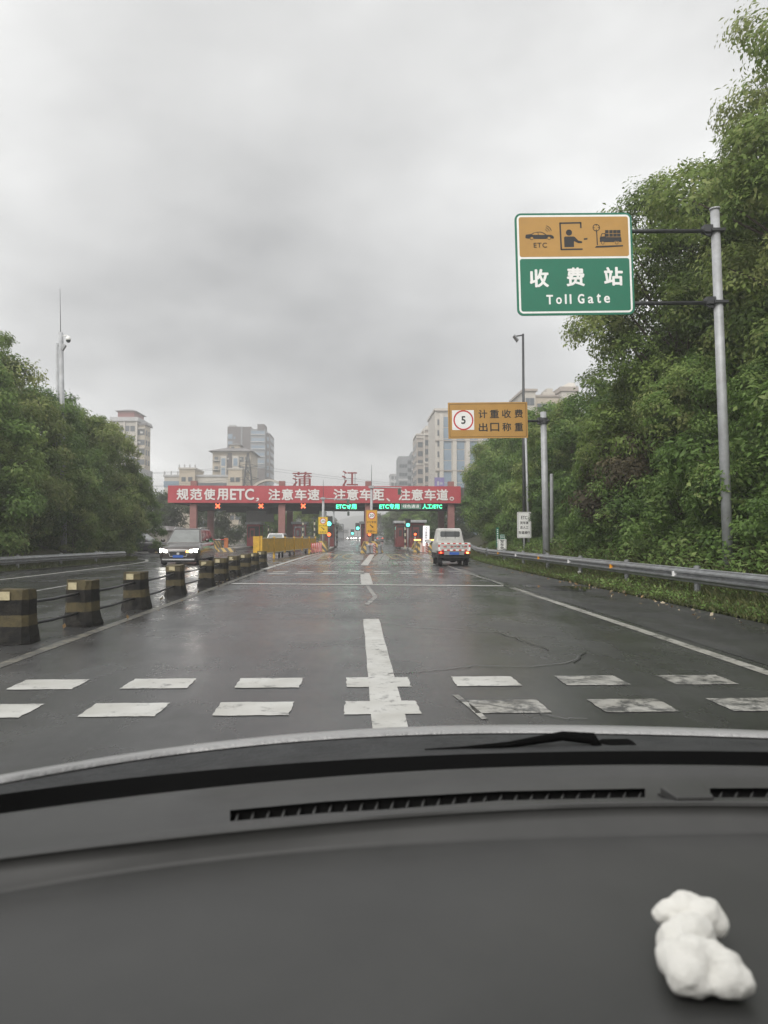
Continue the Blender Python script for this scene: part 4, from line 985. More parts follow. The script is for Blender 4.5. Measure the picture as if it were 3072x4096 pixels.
# ---- wheeled yellow barrier and the red folding fence
A = Vector((-5.35,41.8,0)); B = Vector((-3.55,64,0)); yb = thing('wheeled_barrier', 'long yellow sheet-metal barrier on castor wheels left of our lane', 'barrier', A)
d = (B-A); n = 6; L_ = d.length/n; ang = math.atan2(-d.x, d.y); yb.rotation_euler.z = ang
for k in range(n):
    y0, y1 = k*L_, (k+1)*L_; hgt = 1.25 if k < 4 else 1.22; zl_ = .40
    q = MB(); vs = []; fs = []
    for i in range(13):
        for j in range(4):
            vs.append((.02*math.sin(i*1.7+k*2)*math.sin(j*1.2), y0+.06+(y1-y0-.12)*i/12, zl_+(hgt-zl_)*j/3))
    for i in range(12):
        for j in range(3): a_ = i*4+j; fs.append((a_, a_+1, a_+5, a_+4))
    q.add(vs, fs); part('panel', q, m_yellow, yb, True)
    for z, nm in ((hgt,'top_rail'),(zl_,'bottom_rail')):
        q = MB(); q.tube([(0,y0+.05,z),(0,(y0+y1)/2,z-.015),(0,y1-.05,z)], .03, 8); part(nm, q, M('rail_cream', (.50,.42,.26), .6, var=.15), yb, True)
for k in range(n+1):
    foot = 0 if k in (0,1,3,5) else .3
    q = MB(); q.box(-.06,.06,k*L_-.055,k*L_+.055,foot,1.34 if k else 1.38); part('post', q, m_yellow, yb)
for k in (1.45, 1.75, 2.5, 3.0, 4.5):
    q = MB(); q.tube([(-.05,k*L_,.16),(.05,k*L_,.16)], .16, 16); part('wheel', q, m_rubber, yb, True); q = MB(); q.bar((0,k*L_,.2),(0,k*L_,.42),.05); part('fork', q, m_darkmetal, yb)
q = MB(); q.box(-.45,-.08,-.1,.1,.0,1.36); o = part('end_panel', q, m_yellow, yb)
ff = thing('folding_fence', 'low red folding fence at the foot of the yellow barrier', 'fence', (-3.45,56.5,0)); ff.rotation_euler.z = ang
for k in range(12):
    q = MB(); q.bar((0,k*.55,.05),(0,k*.55+.06,.86),.035); part('slat', q, m_redpaint, ff)
    q = MB(); q.bar((-.01,k*.55,.1),(.01,k*.55+.3,.8),.03); part('slat', q, m_white if k % 2 else m_redpaint, ff)
    if k % 3 == 0: q = MB(); q.tube([(-.03,k*.55,.06),(.03,k*.55,.06)],.06,10); part('wheel', q, m_rubber, ff)

# ================================================================== VEHICLES
def wheel(t, x, y, r, wd):
    q = MB(); q.loft([[(x+s*wd, y+rr*math.cos(2*math.pi*k/20), r+rr*math.sin(2*math.pi*k/20)) for k in range(20)] for s, rr in ((-.5,r*.62),(-.5,r*.93),(-.35,r),(.35,r),(.5,r*.93),(.5,r*.62))]); w_ = part('wheel', q, m_rubber, t, True)
    q = MB(); q.tube([(x-wd*.46,y,r),(x+wd*.46,y,r)], r*.62, 16); part('rim', q, m_galv, w_)
m_wscreen_sky = M('windscreen_sky_glass', (.16,.17,.165), .08, var=.2, scale=1.5, spec=.9)  # paler than the other panes: sky reflection put into its base colour
def car_body(t, L, W, H, hood, belt, paint, tail=.12, rails=False, lights=None, facing=1, plate=True):
    """front towards -y"""
    f = -L/2; hw = W/2
    sec = lambda y, w_, z0, z1: [(-w_*.90,y,z0),(w_*.90,y,z0),(w_,y,z0+.12),(w_*1.0,y,(z0+z1)/2),(w_*.97,y,z1-.10),(w_*.86,y,z1),(-w_*.86,y,z1),(-w_*.97,y,z1-.10),(-w_*1.0,y,(z0+z1)/2),(-w_,y,z0+.12)]
    st = [(f,.80*hw,.34,.70),(f+.06,.88*hw,.26,.80),(f+.22,.96*hw,.22,.88),(f+.6,hw,.2,.94),(f+hood*.8,hw,.2,belt-.03),(f+hood+.3,hw,.2,belt),(0,hw,.2,belt+.01),(L/2-.6,hw,.2,belt+.02),(L/2-.12,.96*hw,.24,belt),(L/2,.88*hw,.34,belt-.12)]
    q = MB(); q.loft([sec(*s) for s in st]); part('body', q, paint, t, True)
    y1, y2 = f+hood, L/2-tail; r1, r2 = y1+(H-belt)*1.25, y2-.28
    def gh(y, w_, z): return [(-w_,y,z),(w_,y,z)]
    b0, b1 = .90*hw, .70*hw
    q = MB(); zz = belt-.02
    bot = [(-b0,y1,zz),(b0,y1,zz),(b0,y2,zz),(-b0,y2,zz)]; top = [(-b1,r1,H-.05),(b1,r1,H-.05),(b1,r2,H-.05),(-b1,r2,H-.05)]
    q.hexa(bot, top); q.hexa(top, [(-b1*.9,r1+.12,H),(b1*.9,r1+.12,H),(b1*.9,r2-.1,H),(-b1*.9,r2-.1,H)]); part('cabin', q, paint, t, bevel=.05)
    def pane(name, p, off, inset=(.06,.1)):
        p = [Vector(v) for v in p]; c = sum(p, Vector())/4; nrm = (p[1]-p[0]).cross(p[3]-p[0]).normalized()
        if nrm.dot(Vector(off)) < 0: nrm = -nrm
        u0, u1, v0, v1 = inset[0], 1-inset[0], inset[1], 1-inset[1]
        bl = lambda u, v: p[0]*(1-u)*(1-v)+p[1]*u*(1-v)+p[2]*u*v+p[3]*(1-u)*v + nrm*.008
        q = MB(); q.add([bl(u0,v0), bl(u1,v0), bl(u1,v1), bl(u0,v1)], [(0,1,2,3)]); return part(name, q, m_glass, t)
    ws_ = pane('windscreen', [bot[0], bot[1], top[1], top[0]], (0,-1,.5), (.06,.05)); ws_.data.materials.clear(); ws_.data.materials.append(m_wscreen_sky); pane('rear_window', [bot[3], bot[2], top[2], top[3]], (0,1,.3), (.1,.15))
    for s in (0, 1):
        a, b, c, d = (bot[1],bot[2],top[2],top[1]) if s else (bot[0],bot[3],top[3],top[0])
        a, b, c, d = [Vector(v) for v in (a,b,c,d)]
        for u0, u1 in ((.10,.40),(.43,.70),(.73,.94)): pane('side_window', [a.lerp(b,u0), a.lerp(b,u1), d.lerp(c,u1), d.lerp(c,u0)], (1 if s else -1,0,.2), (.03,.1))
    for s in (-1, 1):
        for y in (f+.85, L/2-.85): wheel(t, s*(hw-.12), y, .33, .22)
        q = MB(); q.sphere((s*(hw+.12), y1+.42, belt+.10), .12, 10, 6, (.9,.5,.75)); part('mirror', q, paint, t, True)
        q = MB(); q.hexa([(s*hw*.55,f-.03,.60),(s*hw*.90,f+.04,.61),(s*hw*.90,f+.22,.61),(s*hw*.55,f+.1,.60)], [(s*hw*.57,f-.02,.73),(s*hw*.92,f+.06,.78),(s*hw*.92,f+.26,.78),(s*hw*.57,f+.14,.73)]); part('headlight', q, (m_lampwhite if lights else m_chrome), t)
        q = MB(); q.box(s*hw*.62-.13,s*hw*.62+.13,L/2-.06,L/2+.012,.72,.92); part('tail_light', q, m_tail, t)
    q = MB(); q.poly([(-.48*hw,.66),(.48*hw,.66),(.40*hw,.42),(-.40*hw,.42)], f-.002, .02); gr_ = part('grille', q, m_black, t)
    q = MB(); q.stroke([(-.48*hw,.66),(.48*hw,.66),(.40*hw,.42),(-.40*hw,.42),(-.48*hw,.66)], .022, f-.022, .01); part('grille_frame', q, m_chrome, gr_)
    if plate: q = MB(); q.box(-.24,.24,f-.05,f-.022,.36,.48); part('number_plate', q, m_plate, t)
    q = MB(); q.box(-hw*.78,hw*.78,f+.0,f+.1,.24,.30); part('bumper_strip', q, m_chrome, t)
    q = MB(); q.box(-hw*.8,hw*.8,f+.03,L/2-.05,.14,.26); part('underbody', q, m_rubber, t)
    q = MB(); q.box(-hw*.84,hw*.84,f+.005,f+.3,.17,.36); part('lower_bumper', q, m_black, t, bevel=.04)
    if rails:
        for s in (-1, 1): q = MB(); q.tube([(s*b1*.95,r1+.1,H-.03),(s*b1*.95,r1+.35,H+.05),(s*b1*.95,r2-.3,H+.05),(s*b1*.95,r2-.05,H-.03)], .02, 8); part('roof_rail', q, m_chrome, t, True)
m_mpv = M('dark_brown_paint', (.045,.036,.033), .25, .2, var=.05, coat=.8); m_carwhite = M('car_white', (.70,.70,.70), .3, var=.04, coat=.5); m_cargrey = M('car_grey', (.20,.20,.20), .3, .3, var=.05, coat=.5); m_card = M('car_dark', (.03,.03,.033), .3, .2, var=.05, coat=.5)
mv = thing('minivan', 'dark brown minivan with lit headlights driving towards us on the left', 'minivan', (-8.42, 37.45, 0), R(1.5)); car_body(mv, 4.95, 1.9, 1.76, 1.15, 1.06, m_mpv, rails=True, lights=True)
q = MB(); q.box(-.06,.06,-2.53,-2.50,.50,.60); part('badge', q, m_chrome, mv)
q = MB(); q.hexa([(.36,-2.53,.60),(.51,-2.52,.60),(.51,-2.4,.60),(.36,-2.4,.60)], [(.37,-2.52,.69),(.51,-2.51,.70),(.51,-2.35,.70),(.37,-2.4,.69)]); part('turn_signal', q, m_ledamber, mv)
wc = thing('car', 'white car behind the yellow barrier, only its roof and windscreen showing', 'car', (-7.1, 66, 0), R(-2)); car_body(wc, 4.6, 1.82, 1.62, 1.1, .98, m_carwhite, rails=True)
gc = thing('car', 'grey car beside the smaller yellow 20 sign, half hidden by the barrier', 'car', (-5.6, 86, 0), 0); car_body(gc, 4.5, 1.8, 1.5, 1.15, .95, m_cargrey)
pc = thing('car', 'dark car parked sideways in the yard left of the minivan', 'car', (-17.6, 60.5, 0), R(80)); car_body(pc, 4.6, 1.8, 1.62, 1.1, .98, m_card)
fc = thing('car', 'far car with red brake lights in the lane right of the centre', 'car', (5.6, 178, 0), R(180)); car_body(fc, 4.4, 1.8, 1.5, 1.1, .95, m_cargrey); fc.rotation_euler.z = 0
for o in list(fc.children):
    if o.name.startswith(('tail_light','headlight','grille','number_plate','bumper_strip','windscreen')): pass
fc.rotation_euler.z = math.pi; 
for s in (-1, 1): q = MB(); q.box(s*.6-.2,s*.6+.2,2.215,2.235,.74,.95); part('brake_light', q, m_ledred, fc)
for i, (px, Y, lab) in enumerate(((1398,250,'leftmost oncoming car with headlights far down the road'), (1408,255,'second oncoming car with headlights far down the road'), (1418,262,'third oncoming car with headlights far down the road'), (1432,270,'rightmost oncoming car with headlights far down the road'))):
    a = P(px, 2150, Y); c_ = thing('car', lab, 'car', (a.x, Y, 0), 0, 'oncoming cars far away'); q = MB(); q.loft([[(-.85,y,.25),(.85,y,.25),(.9,y,.6),(.8,y,z),(-.8,y,z),(-.9,y,.6)] for y, z in ((0,.8),(1.0,.95),(1.6,1.45),(3.2,1.5),(4.3,1.0))]); part('body', q, m_cargrey, c_)
    for s in (-1, 1): q = MB(); q.disc(s*.62, .68, .17, -.01, .02, 10); part('headlight', q, m_lampwhite, c_)

# ---- small double-cab truck ahead
m_trk = M('truck_white', (.50,.50,.48), .45, var=.10, dirt=(.25,.24,.22), dirt_amt=.4); m_tape_r = M('tape_red', (.55,.05,.04), .4, var=.05)
YT = 33.6; tk = thing('pickup_truck', 'small dirty white pickup truck ahead in the right-hand lane', 'pickup truck', (P(1817,2200,YT).x, YT, 0), R(-1.0))
q = MB(); q.loft([[(-.68,y,.55),(.68,y,.55),(.70,y,.95),(w2,y,z),(w2*.9,y,z+.05),(-w2*.9,y,z+.05),(-w2,y,z),(-.70,y,.95)] for y, w2, z in ((1.75,.54,1.66),(1.95,.55,1.70),(3.2,.55,1.70),(3.75,.60,1.2),(3.9,.62,1.0))]); part('cab', q, m_trk, tk, bevel=.03)
q = MB(); q.rpoly(-.47,.47,1.33,1.60,.07,1.742,.01); rw = part('rear_window', q, m_glass, tk); q = MB(); q.rpoly(-.50,.50,1.30,1.63,.09,1.747,.004); part('window_seal', q, m_black, tk)
for x in (-.22,.22): q = MB(); q.tube([(x+.02,1.70,1.62),(x,1.72,1.5),(x+.02,1.70,1.26)], .012, 6); part('rear_guard_bar', q, m_darkmetal, tk)
q = MB(); q.rpoly(-.56,.56,1.20,1.66,.1,1.744,.006); part('back_panel', q, m_trk, tk)
for x in (-.72, .70): q = MB(); q.box(x,x+.03,.02,1.78,.70,1.07); part('bed_side', q, m_trk, tk)
q = MB(); q.box(-.70,.70,.05,1.75,.68,.72); part('bed_floor', q, m_trk, tk)
q = MB(); q.box(-.735,.735,-.03,.02,.70,1.06)
tg = part('tailgate', q, m_trk, tk, bevel=.012)
q = MB(); q.box(-.60,.60,-.045,-.03,.80,.84); q.box(-.60,.60,-.045,-.03,.94,.98); part('pressed_rib', q, m_trk, tg)
for z0, z1 in ((1.0,1.055),(.70,.755)):
    for k in range(11):
        x0_ = -.73+k*1.46/11; q = MB(); q.box(x0_, x0_+1.46/11, -.037, -.030, z0, z1); part('tape', q, (m_signwhite, m_tape_r)[k % 2], tg)
for x in (-.735,.655):
    for z0 in (.755,.865): q = MB(); q.box(x,x+.08,-.037,-.030,z0+.01,z0+.10); part('tape', q, m_tape_r if z0 > .8 else m_signwhite, tg)
for x in (-.50,-.18,.12,.44): q = MB(); q.box(x,x+.14,-.0375,-.030,.855,.905); part('tape', q, m_tape_r, tg)
q = MB(); put_text(q, 'T', -.42,-.33,.83,.94, -.046,.002,.01); put_text(q, 'JX939', -.16,.58,.83,.94, -.046, .002, .008, 1.3); part('tailgate_lettering', q, M('faded_lettering', (.10,.10,.10), .6), tg)
for s in (-1, 1):
    q = MB(); q.box(s*.60-.13,s*.60+.13,-.02,.05,.56,.66); part('tail_light', q, m_tail, tk)
    q = MB(); q.box(s*.60-.05,s*.60+(.02 if s < 0 else .06),-.035,-.02,.575,.645); part('lit_lamp', q, m_ledamber if s > 0 else m_ledred, tk)
q = MB(); q.box(-.46,.46,-.01,.05,.50,.68); part('bumper', q, m_galv, tk, bevel=.01); q = MB(); q.box(-.22,.22,-.03,-.012,.52,.64); part('number_plate', q, m_plate, tk)
q = MB(); q.box(-.70,.70,.05,1.9,.36,.56); q.hexa([(-.45,.2,.22),(.45,.2,.22),(.45,1.2,.22),(-.45,1.2,.22)],[(-.6,.1,.38),(.6,.1,.38),(.6,1.3,.38),(-.6,1.3,.38)]); part('chassis', q, m_rubber, tk); q = MB(); q.sphere((0,.62,.27),.16,10,6,(1.2,1,.8)); part('axle', q, m_rubber, tk)
for s in (-1, 1):
    for y in (.62, 3.0): wheel(tk, s*.60, y, .27, .19)
    q = MB(); q.box(s*.62-.10,s*.62+.10,.28,.30,.16,.50); part('mud_flap', q, m_rubber, tk)
q = MB(); q.box(-.98,-.80,3.1,3.2,1.03,1.20); q.bar((-.82,3.15,1.1),(-.6,3.2,1.1),.03); part('mirror', q, m_trk, tk)
q = MB(); q.box(-.71,.71,1.95,3.85,.30,.56); part('front_underbody', q, m_rubber, tk)

# ================================================================== BUILDINGS OF THE TOWN
m_cream = M('cream_render', (.40,.345,.27), .85, var=.10, scale=.25); m_cream2 = M('pale_cream_render', (.43,.40,.355), .85, var=.08, scale=.25); m_beige = M('beige_render', (.31,.27,.235), .85, var=.10, scale=.25)
m_dkbrick = M('dark_cladding', (.085,.07,.068), .75, var=.12, scale=.25); m_grey = M('grey_render', (.20,.21,.22), .8, var=.12, scale=.25); m_ltgrey = M('light_grey_render', (.38,.38,.38), .85, var=.08, scale=.25)
m_win = M('window_glass', (.06,.075,.085), .12, var=.25, scale=.8, spec=.6); m_winblue = M('blue_glass', (.16,.22,.28), .15, var=.15, scale=.4, spec=.6); m_winfr = M('window_frame', (.45,.44,.42), .6, var=.05)
m_roofred = M('roof_red', (.20,.07,.065), .7, var=.1); m_slab = M('balcony_slab', (.40,.38,.35), .8, var=.08); m_rooftile = M('roof_tile', (.16,.15,.15), .7, var=.1)
WM = {}
def wmesh(w_, h_, m):
    k = (round(w_, 2), round(h_, 2), m.name)
    if k not in WM:
        q = MB(); q.box(-w_/2,w_/2,-.10,.0,0,h_); me = q.mesh('window'); me.materials.append(m); WM[k] = me
    return WM[k]
class Bld:
    """a building whose visible front faces the road towns-ward (-y); px/py are where its edges stand at depth Y"""
    def __init__(s, name, label, Y, px):
        s.Y = Y; s.x0 = P(px, 2146, Y).x; s.t = thing(name, label, 'building', (s.x0, Y, 0))
    def X(s, px): return P(px, 2146, s.Y).x - s.x0
    def Z(s, py): return P(1426, py, s.Y).z
    def block(s, px0, px1, pytop, m, depth=14, y=0, z0=-.5, name='wall', zt=None):
        q = MB(); a, b, z = s.X(px0), s.X(px1), (zt or s.Z(pytop)); q.box(a, b, y, y+depth, z0, z); part(name, q, m, s.t); return a, b, z
    def cap(s, px0, px1, pytop, h, m, over=.5, depth=14, y=0, name='cornice'):
        q = MB(); z = s.Z(pytop); q.box(s.X(px0)-over, s.X(px1)+over, y-over, y+depth+over, z+.002, z+h); part(name, q, m, s.t)
    def wins(s, a, b, zlo, zhi, cols, floor=3.0, ww=1.4, wh=1.6, m=None, y=0, sill=.9, skip=0.0, name='window'):
        m = m or m_win; n = max(1, int((zhi-zlo)/floor)); me = wmesh(ww, wh, m)
        for i in range(n):
            for k in range(cols):
                if skip and random.random() < skip: continue
                link(name, me, None, s.t, (a+(b-a)*(k+.5)/cols, y-.002, zhi-(i+1)*floor+sill))
    def side(s, xx, y0, y1, zlo, zhi, cols, floor=3.0, ww=1.3, wh=1.6, m=None, sgn=1, sill=.9):
        m = m or m_win; n = max(1, int((zhi-zlo)/floor)); me = wmesh(ww, wh, m)
        for i in range(n):
            for k in range(cols):
                o = link('window', me, None, s.t, (xx+.002*sgn, y0+(y1-y0)*(k+.5)/cols, zhi-(i+1)*floor+sill)); o.rotation_euler.z = R(90*sgn)
    def bands(s, a, b, zlo, zhi, step, m, h=.25, out=.3, y=0, name='floor_band'):
        z = zlo
        while z < zhi: q = MB(); q.box(a, b, y-out, y-.003, z, z+h); part(name, q, m, s.t); z += step
    def pil(s, a, b, n, zlo, zhi, m, w_=.8, out=.4, y=0):
        for k in range(n): c = a+(b-a)*k/(n-1) if n > 1 else a; q = MB(); q.box(c-w_/2, c+w_/2, y-out, y-.004, zlo, zhi); part('pilaster', q, m, s.t)

def ac_units(B, a, b, zlo, zhi, n, y=0):
    for k in range(n):
        q = MB(); x = random.uniform(a+.5, b-.5); z = zhi-3.0*random.randint(0, max(0, int((zhi-zlo)/3)-1))-2.6; q.box(x-.4,x+.4,y-.45,y-.12,z,z+.55); part('air_conditioner', q, m_winfr, B.t)
# left tower with red crown
B = Bld('tower_block', 'tall cream tower with a red crown rising behind the left trees', 225, 444)
a, b, z = B.block(444, 542, 1690, m_cream2); B.wins(a+.4, b-.4, 4, z-1, 4, 3.0, 1.3, 1.7); B.pil(a, b, 3, 0, z, m_cream2, .5, .35); B.cap(444, 542, 1690, 1.2, m_ltgrey, .6)
c = B.block(459, 526, 1647, m_roofred, 10, 1.5); q = MB(); zz = c[2]; q.hexa([(c[0]-.8,.8,zz),(c[1]+.8,.8,zz),(c[1]+.8,12.3,zz),(c[0]-.8,12.3,zz)], [(c[0]+1.6,4,zz+.9),(c[1]-1.6,4,zz+.9),(c[1]-1.6,8,zz+.9),(c[0]+1.6,8,zz+.9)]); part('roof', q, m_rooftile, B.t)
a, b, z = B.block(542.5, 572, 1703, m_cream, 6, .8); B.wins(a+.2, b-.2, 4, z-1, 2, 3.0, 1.2, 1.6, y=.8); B.cap(542.5, 572, 1703, .4, m_rooftile, .6, 6, .8); B.bands(a, b, 4, z, 6.0, m_slab, .25, .9, .8, 'balcony_slab'); B.side(b, 1.2, 6.4, 4, z-1, 2)
ac_units(B, a, b, 8, z, 6, .8)
B = Bld('glass_annex', 'dark low glass block in front of the left cream tower', 150, 512)
a, b, z = B.block(512, 553, 1872, m_ltgrey, 10); B.wins(a+.1, b-.1, 0, z-.6, 1, 2.4, (b-a)*.86, 1.9, m_win, sill=.3)
# low cream building left of the banner
B = Bld('cream_block', 'low cream building with spiked parapet behind the left end of the banner', 182, 655)
a, b, z = B.block(655, 768, 1909, m_cream2, 12); B.wins(a+.2, a+(b-a)*.55, z-3.6, z-.5, 4, 3.0, 1.5, 1.5, m_winblue); B.wins(a+.2, a+(b-a)*.3, 2, z-4, 1, 3.2, 3.0, 1.8); B.cap(655, 768, 1909, .5, m_ltgrey, .25, 12)
for k in range(5): q = MB(); q.tube([(a+k*1.6,0.2,z+.5),(a+k*1.6,.2,z+1.0),(a+k*1.6,.2,z+1.5)], [.16,.2,.03], 8); part('finial', q, m_ltgrey, B.t)
a, b, z = B.block(719, 782, 1881, m_cream, 10, -1.2); B.wins(a+.3, b-.3, z-10, z-.8, 2, 3.1, 1.0, 1.1, y=-1.2); B.cap(719, 782, 1881, .4, m_cream2, .2, 10, -1.2)
for k in range(4): q = MB(); q.tube([(a+(b-a)*k/3,-1.1,z+.4),(a+(b-a)*k/3,-1.1,z+.9),(a+(b-a)*k/3,-1.1,z+1.3)], [.16,.2,.03], 8); part('finial', q, m_ltgrey, B.t)
a, b, z = B.block(782.5, 912, 1909, m_cream2, 12); B.wins(a+.5, b-.5, 1, z-.8, 6, 3.1, 1.3, 1.5); B.cap(783, 912, 1909, .5, m_ltgrey, .25, 12)
a, b, z = B.block(912.5, 968, 1881, m_cream, 12, -.6); B.wins(a+.4, b-.4, 1, z-.8, 2, 3.1, 1.0, 1.1, y=-.6); B.cap(912.5, 968, 1881, .4, m_cream2, .2, 12, -.6)
ac_units(B, a, b, 5, z, 2, -.6)
# cream tower with hipped roof
B = Bld('hip_roof_tower', 'cream apartment tower with grey hipped roof behind the pylon', 232, 848)
a, b, z = B.block(848, 1001, 1808, m_cream, 16); B.wins(a+.4, b-.4, 2, z-1.2, 7, 3.0, 1.15, 1.6)
for f0, f1 in ((.22,.38),(.53,.70)):
    q = MB(); q.box(a+(b-a)*f0, a+(b-a)*f1, -1.1, -.003, 2, z-1.5); part('bay', q, m_cream2, B.t)
    n = int((z-3.6)/3)
    for k in range(n): link('bay_window', wmesh((b-a)*(f1-f0)*.62, 2.3, m_winblue), None, B.t, (a+(b-a)*(f0+f1)/2, -1.102, 2.4+k*3.0))
q = MB(); q.box(a+(b-a)*.40,a+(b-a)*.51,-.35,-.005,2,z-.6); part('recess', q, m_dkbrick, B.t)  # dark box proud of the wall, its colour standing in for recess depth
B.bands(a, a+(b-a)*.2, 4, z, 3.0, m_slab, .3, .9, 0, 'balcony_slab'); B.bands(a+(b-a)*.84, b, 4, z, 3.0, m_slab, .3, .9, 0, 'balcony_slab')
q = MB(); q.hexa([(a-1.2,-1.6,z),(b+1.0,-1.6,z),(b+1.0,17,z),(a-1.2,17,z)], [(a+4,4,z+1.7),(b-3,4,z+1.7),(b-3,12,z+1.7),(a+4,12,z+1.7)]); part('roof', q, m_rooftile, B.t)
c = B.block(909, 950, 1777, m_cream, 6, 3.0, z+.2, 'penthouse'); B.wins(c[0]+.3, c[0]+(c[1]-c[0])*.55, c[2]-2.2, c[2]+.9, 1, 3.0, .9, 1.2, y=3.0, sill=.3); q = MB(); q.hexa([(c[0]-.6,2.4,c[2]),(c[1]+.6,2.4,c[2]),(c[1]+.6,9.6,c[2]),(c[0]-.6,9.6,c[2])], [(c[0]+1,5,c[2]+.6),(c[1]-1,5,c[2]+.6),(c[1]-1,7,c[2]+.6),(c[0]+1,7,c[2]+.6)]); part('penthouse_roof', q, m_rooftile, B.t)
ac_units(B, a, b, 8, z, 10)
# dark twin tower
B = Bld('dark_tower', 'dark brown and glass high-rise pair behind the hip-roofed cream tower', 305, 907)
a, b, z = B.block(907, 1002, 1709, m_dkbrick, 18); B.block(910, 938, 1701, m_ltgrey, 5, 1, z-1); w_ = (b-a)
B.wins(a+.2, a+w_*.22, 4, z-3, 1, 3.0, 1.8, 2.0, m_winblue); B.wins(a+w_*.24, a+w_*.36, 4, z-3, 1, 3.0, .7, .9, m_winblue); B.pil(a+w_*.6, a+w_*.66, 1, 0, z, m_grey, .6, .4)
a, b, z = B.block(1003, 1061, 1721, m_grey, 18, -2); B.block(1030, 1059, 1702, m_dkbrick, 8, -2.2, z-.5); B.wins(a+.2, b-.2, 4, z-.6, 3, 3.0, 1.7, 1.9, m_winblue, y=-2); B.bands(a, b, 4, z, 3.0, m_ltgrey, .35, .5, -2)
q = MB(); q.box(b-2.9,b,-2.6,-2.004,0,z-16); part('lower_cladding', q, m_dkbrick, B.t)
a, b, z = B.block(1061.5, 1078, 1735, m_dkbrick, 15, 0); B.side(b, 1, 14, 4, z-1, 4, 3.0, 1.6, 1.7, m_winblue); B.wins(a+.1, b-.1, 4, z-1, 1, 3.0, .9, 1.6, m_winblue)
# right-hand row, far to near
B = Bld('far_block', 'pale rounded block at the far left of the right-hand row', 340, 1563); a, b, z = B.block(1563, 1592, 1899, m_ltgrey, 14); B.wins(a, b, 3, z, 2, 3, 1.1, 1.5); B.cap(1563, 1592, 1899, .5, m_ltgrey, .2)
B = Bld('grey_slab', 'dark grey slab block with pale bands on the right of the canopy', 285, 1594)
a, b, z = B.block(1594, 1645, 1824, m_grey, 16); B.bands(a, a+(b-a)*.75, 3, z, 10.0, m_ltgrey, .7, .15); B.wins(a+(b-a)*.74, b, 3, z-1, 1, 3.0, 1.4, 1.5); B.wins(a+.3, a+(b-a)*.7, 1.5, z-2, 3, 3.35, .9, 1.3)
a, b, z = B.block(1645.5, 1668, 1806, m_grey, 16, -1); B.bands(a, b, 3, z, 3.0, m_ltgrey, .5, .8, -1, 'balcony_slab'); B.wins(a+.1, b-.1, 3, z-1, 1, 3.0, 1.5, 1.7, y=-1)
B = Bld('beige_block', 'beige stone-clad block with stepped cornices left of the orange sign', 245, 1668)
a, b, z = B.block(1668, 1695, 1739, m_beige, 18); B.side(a, 1, 17, 3, z-2, 5, 3.0, sgn=-1); B.wins(a+.3, b-.3, 3, z-2, 2, 3.0, .8, 1.7); B.cap(1668, 1695, 1739, .5, m_cream2, .3); B.bands(a-.3, b, z-19, z, 9, m_cream2, .5, .3)
a, b, z = B.block(1695.5, 1741, 1722, m_beige, 18, -1.5); B.block(1702, 1713, 1703, m_cream2, 3, -1, z); B.cap(1695.5, 1741, 1722, .6, m_cream2, .3, 18, -1.5); B.wins(a+.2, a+(b-a)*.4, 3, z-3, 1, 3.0, 1.0, 1.8, y=-1.5); B.pil(a, a+(b-a)*.42, 2, 0, z, m_cream2, .4, .4, -1.5)
B.bands(a, b, z-20.5, z, 9.4, m_cream2, .6, .5, -1.5); B.bands(a+(b-a)*.4, b, z-4.6, z-3, 3, m_cream2, .9, .9, -1.5, 'balcony'); link('window', wmesh(1.6, 2.0, m_win), None, B.t, (b-1.6, -1.502, z-3.6))
B = Bld('glass_tower', 'pale tower with blue glass strips behind the orange weigh sign', 205, 1742)
a, b, z = B.block(1742, 1958, 1640, m_cream2, 20); c = B.block(1750, 1782, 1629, m_cream2, 5, .5, z-.3); x = a+1.7
B.wins(a+.2, a+1.5, 3, z-2, 1, 3.0, .5, 1.6)
while x < b-1.2:
    for k in range(int((z-2)/3.1)): link('glass_panel', wmesh(2.15, 2.85, m_winblue), None, B.t, (x+1.7, -.002, 1+k*3.1))
    q = MB(); q.box(x-.55,x+.55,-.55,-.003,0,z-1); part('pilaster', q, m_cream2, B.t); x += 3.7
B.bands(a, b, z-17, z, 8.4, m_beige, .25, .6); B.cap(1742, 1958, 1640, .6, m_cream2, .3, 20)
bb = thing('billboard', 'small violet billboard above the right end of the canopy', 'billboard', (P(1758,2000,140).x,140,0)); q = MB(); a = P(1739,1946,140); b = P(1778,1910,140); w2 = (b.x-a.x)/2
q.box(-w2,w2,-.1,.1,a.z-.6,b.z); pn = part('panel', q, M('violet', (.16,.13,.30), .5), bb); q = MB(); q.box(-w2*.5,-w2*.1,-.115,-.101,a.z+.2,a.z+1.0); q.box(w2*.1,w2*.6,-.115,-.101,a.z+.4,a.z+.8); part('pale_marks', q, m_ltgrey, pn)
for s in (-1,1): q = MB(); q.tube([(s*w2*.6,.2,-.2),(s*w2*.6,.2,a.z)], .12, 8); part('post', q, m_darkmetal, bb)
B = Bld('stepped_block', 'cream block with stepped roofline above the right-hand trees', 160, 2100)
a, b, z = B.block(2100, 2146, 1560, m_cream2, 14); B.cap(2100, 2146, 1560, .5, m_beige, .4); B.wins(a+.3, b-.3, 8, z-1, 2, 3.0, .9, 1.6); B.block(2106, 2143, 1543, m_cream2, 6, 2, z)
a2, b2, z2 = B.block(2146.5, 2245, 1580, m_cream, 14, .6); B.wins(a2+.4, b2-.4, 8, z2-1, 4, 3.0, 1.0, 1.6, y=.6); B.block(2186, 2234, 1556, m_cream2, 8, 2, z2); B.block(2205, 2230, 1537, m_cream2, 5, 3, z2); B.cap(2146.5, 2245, 1580, .4, m_beige, .3, 14, .6)
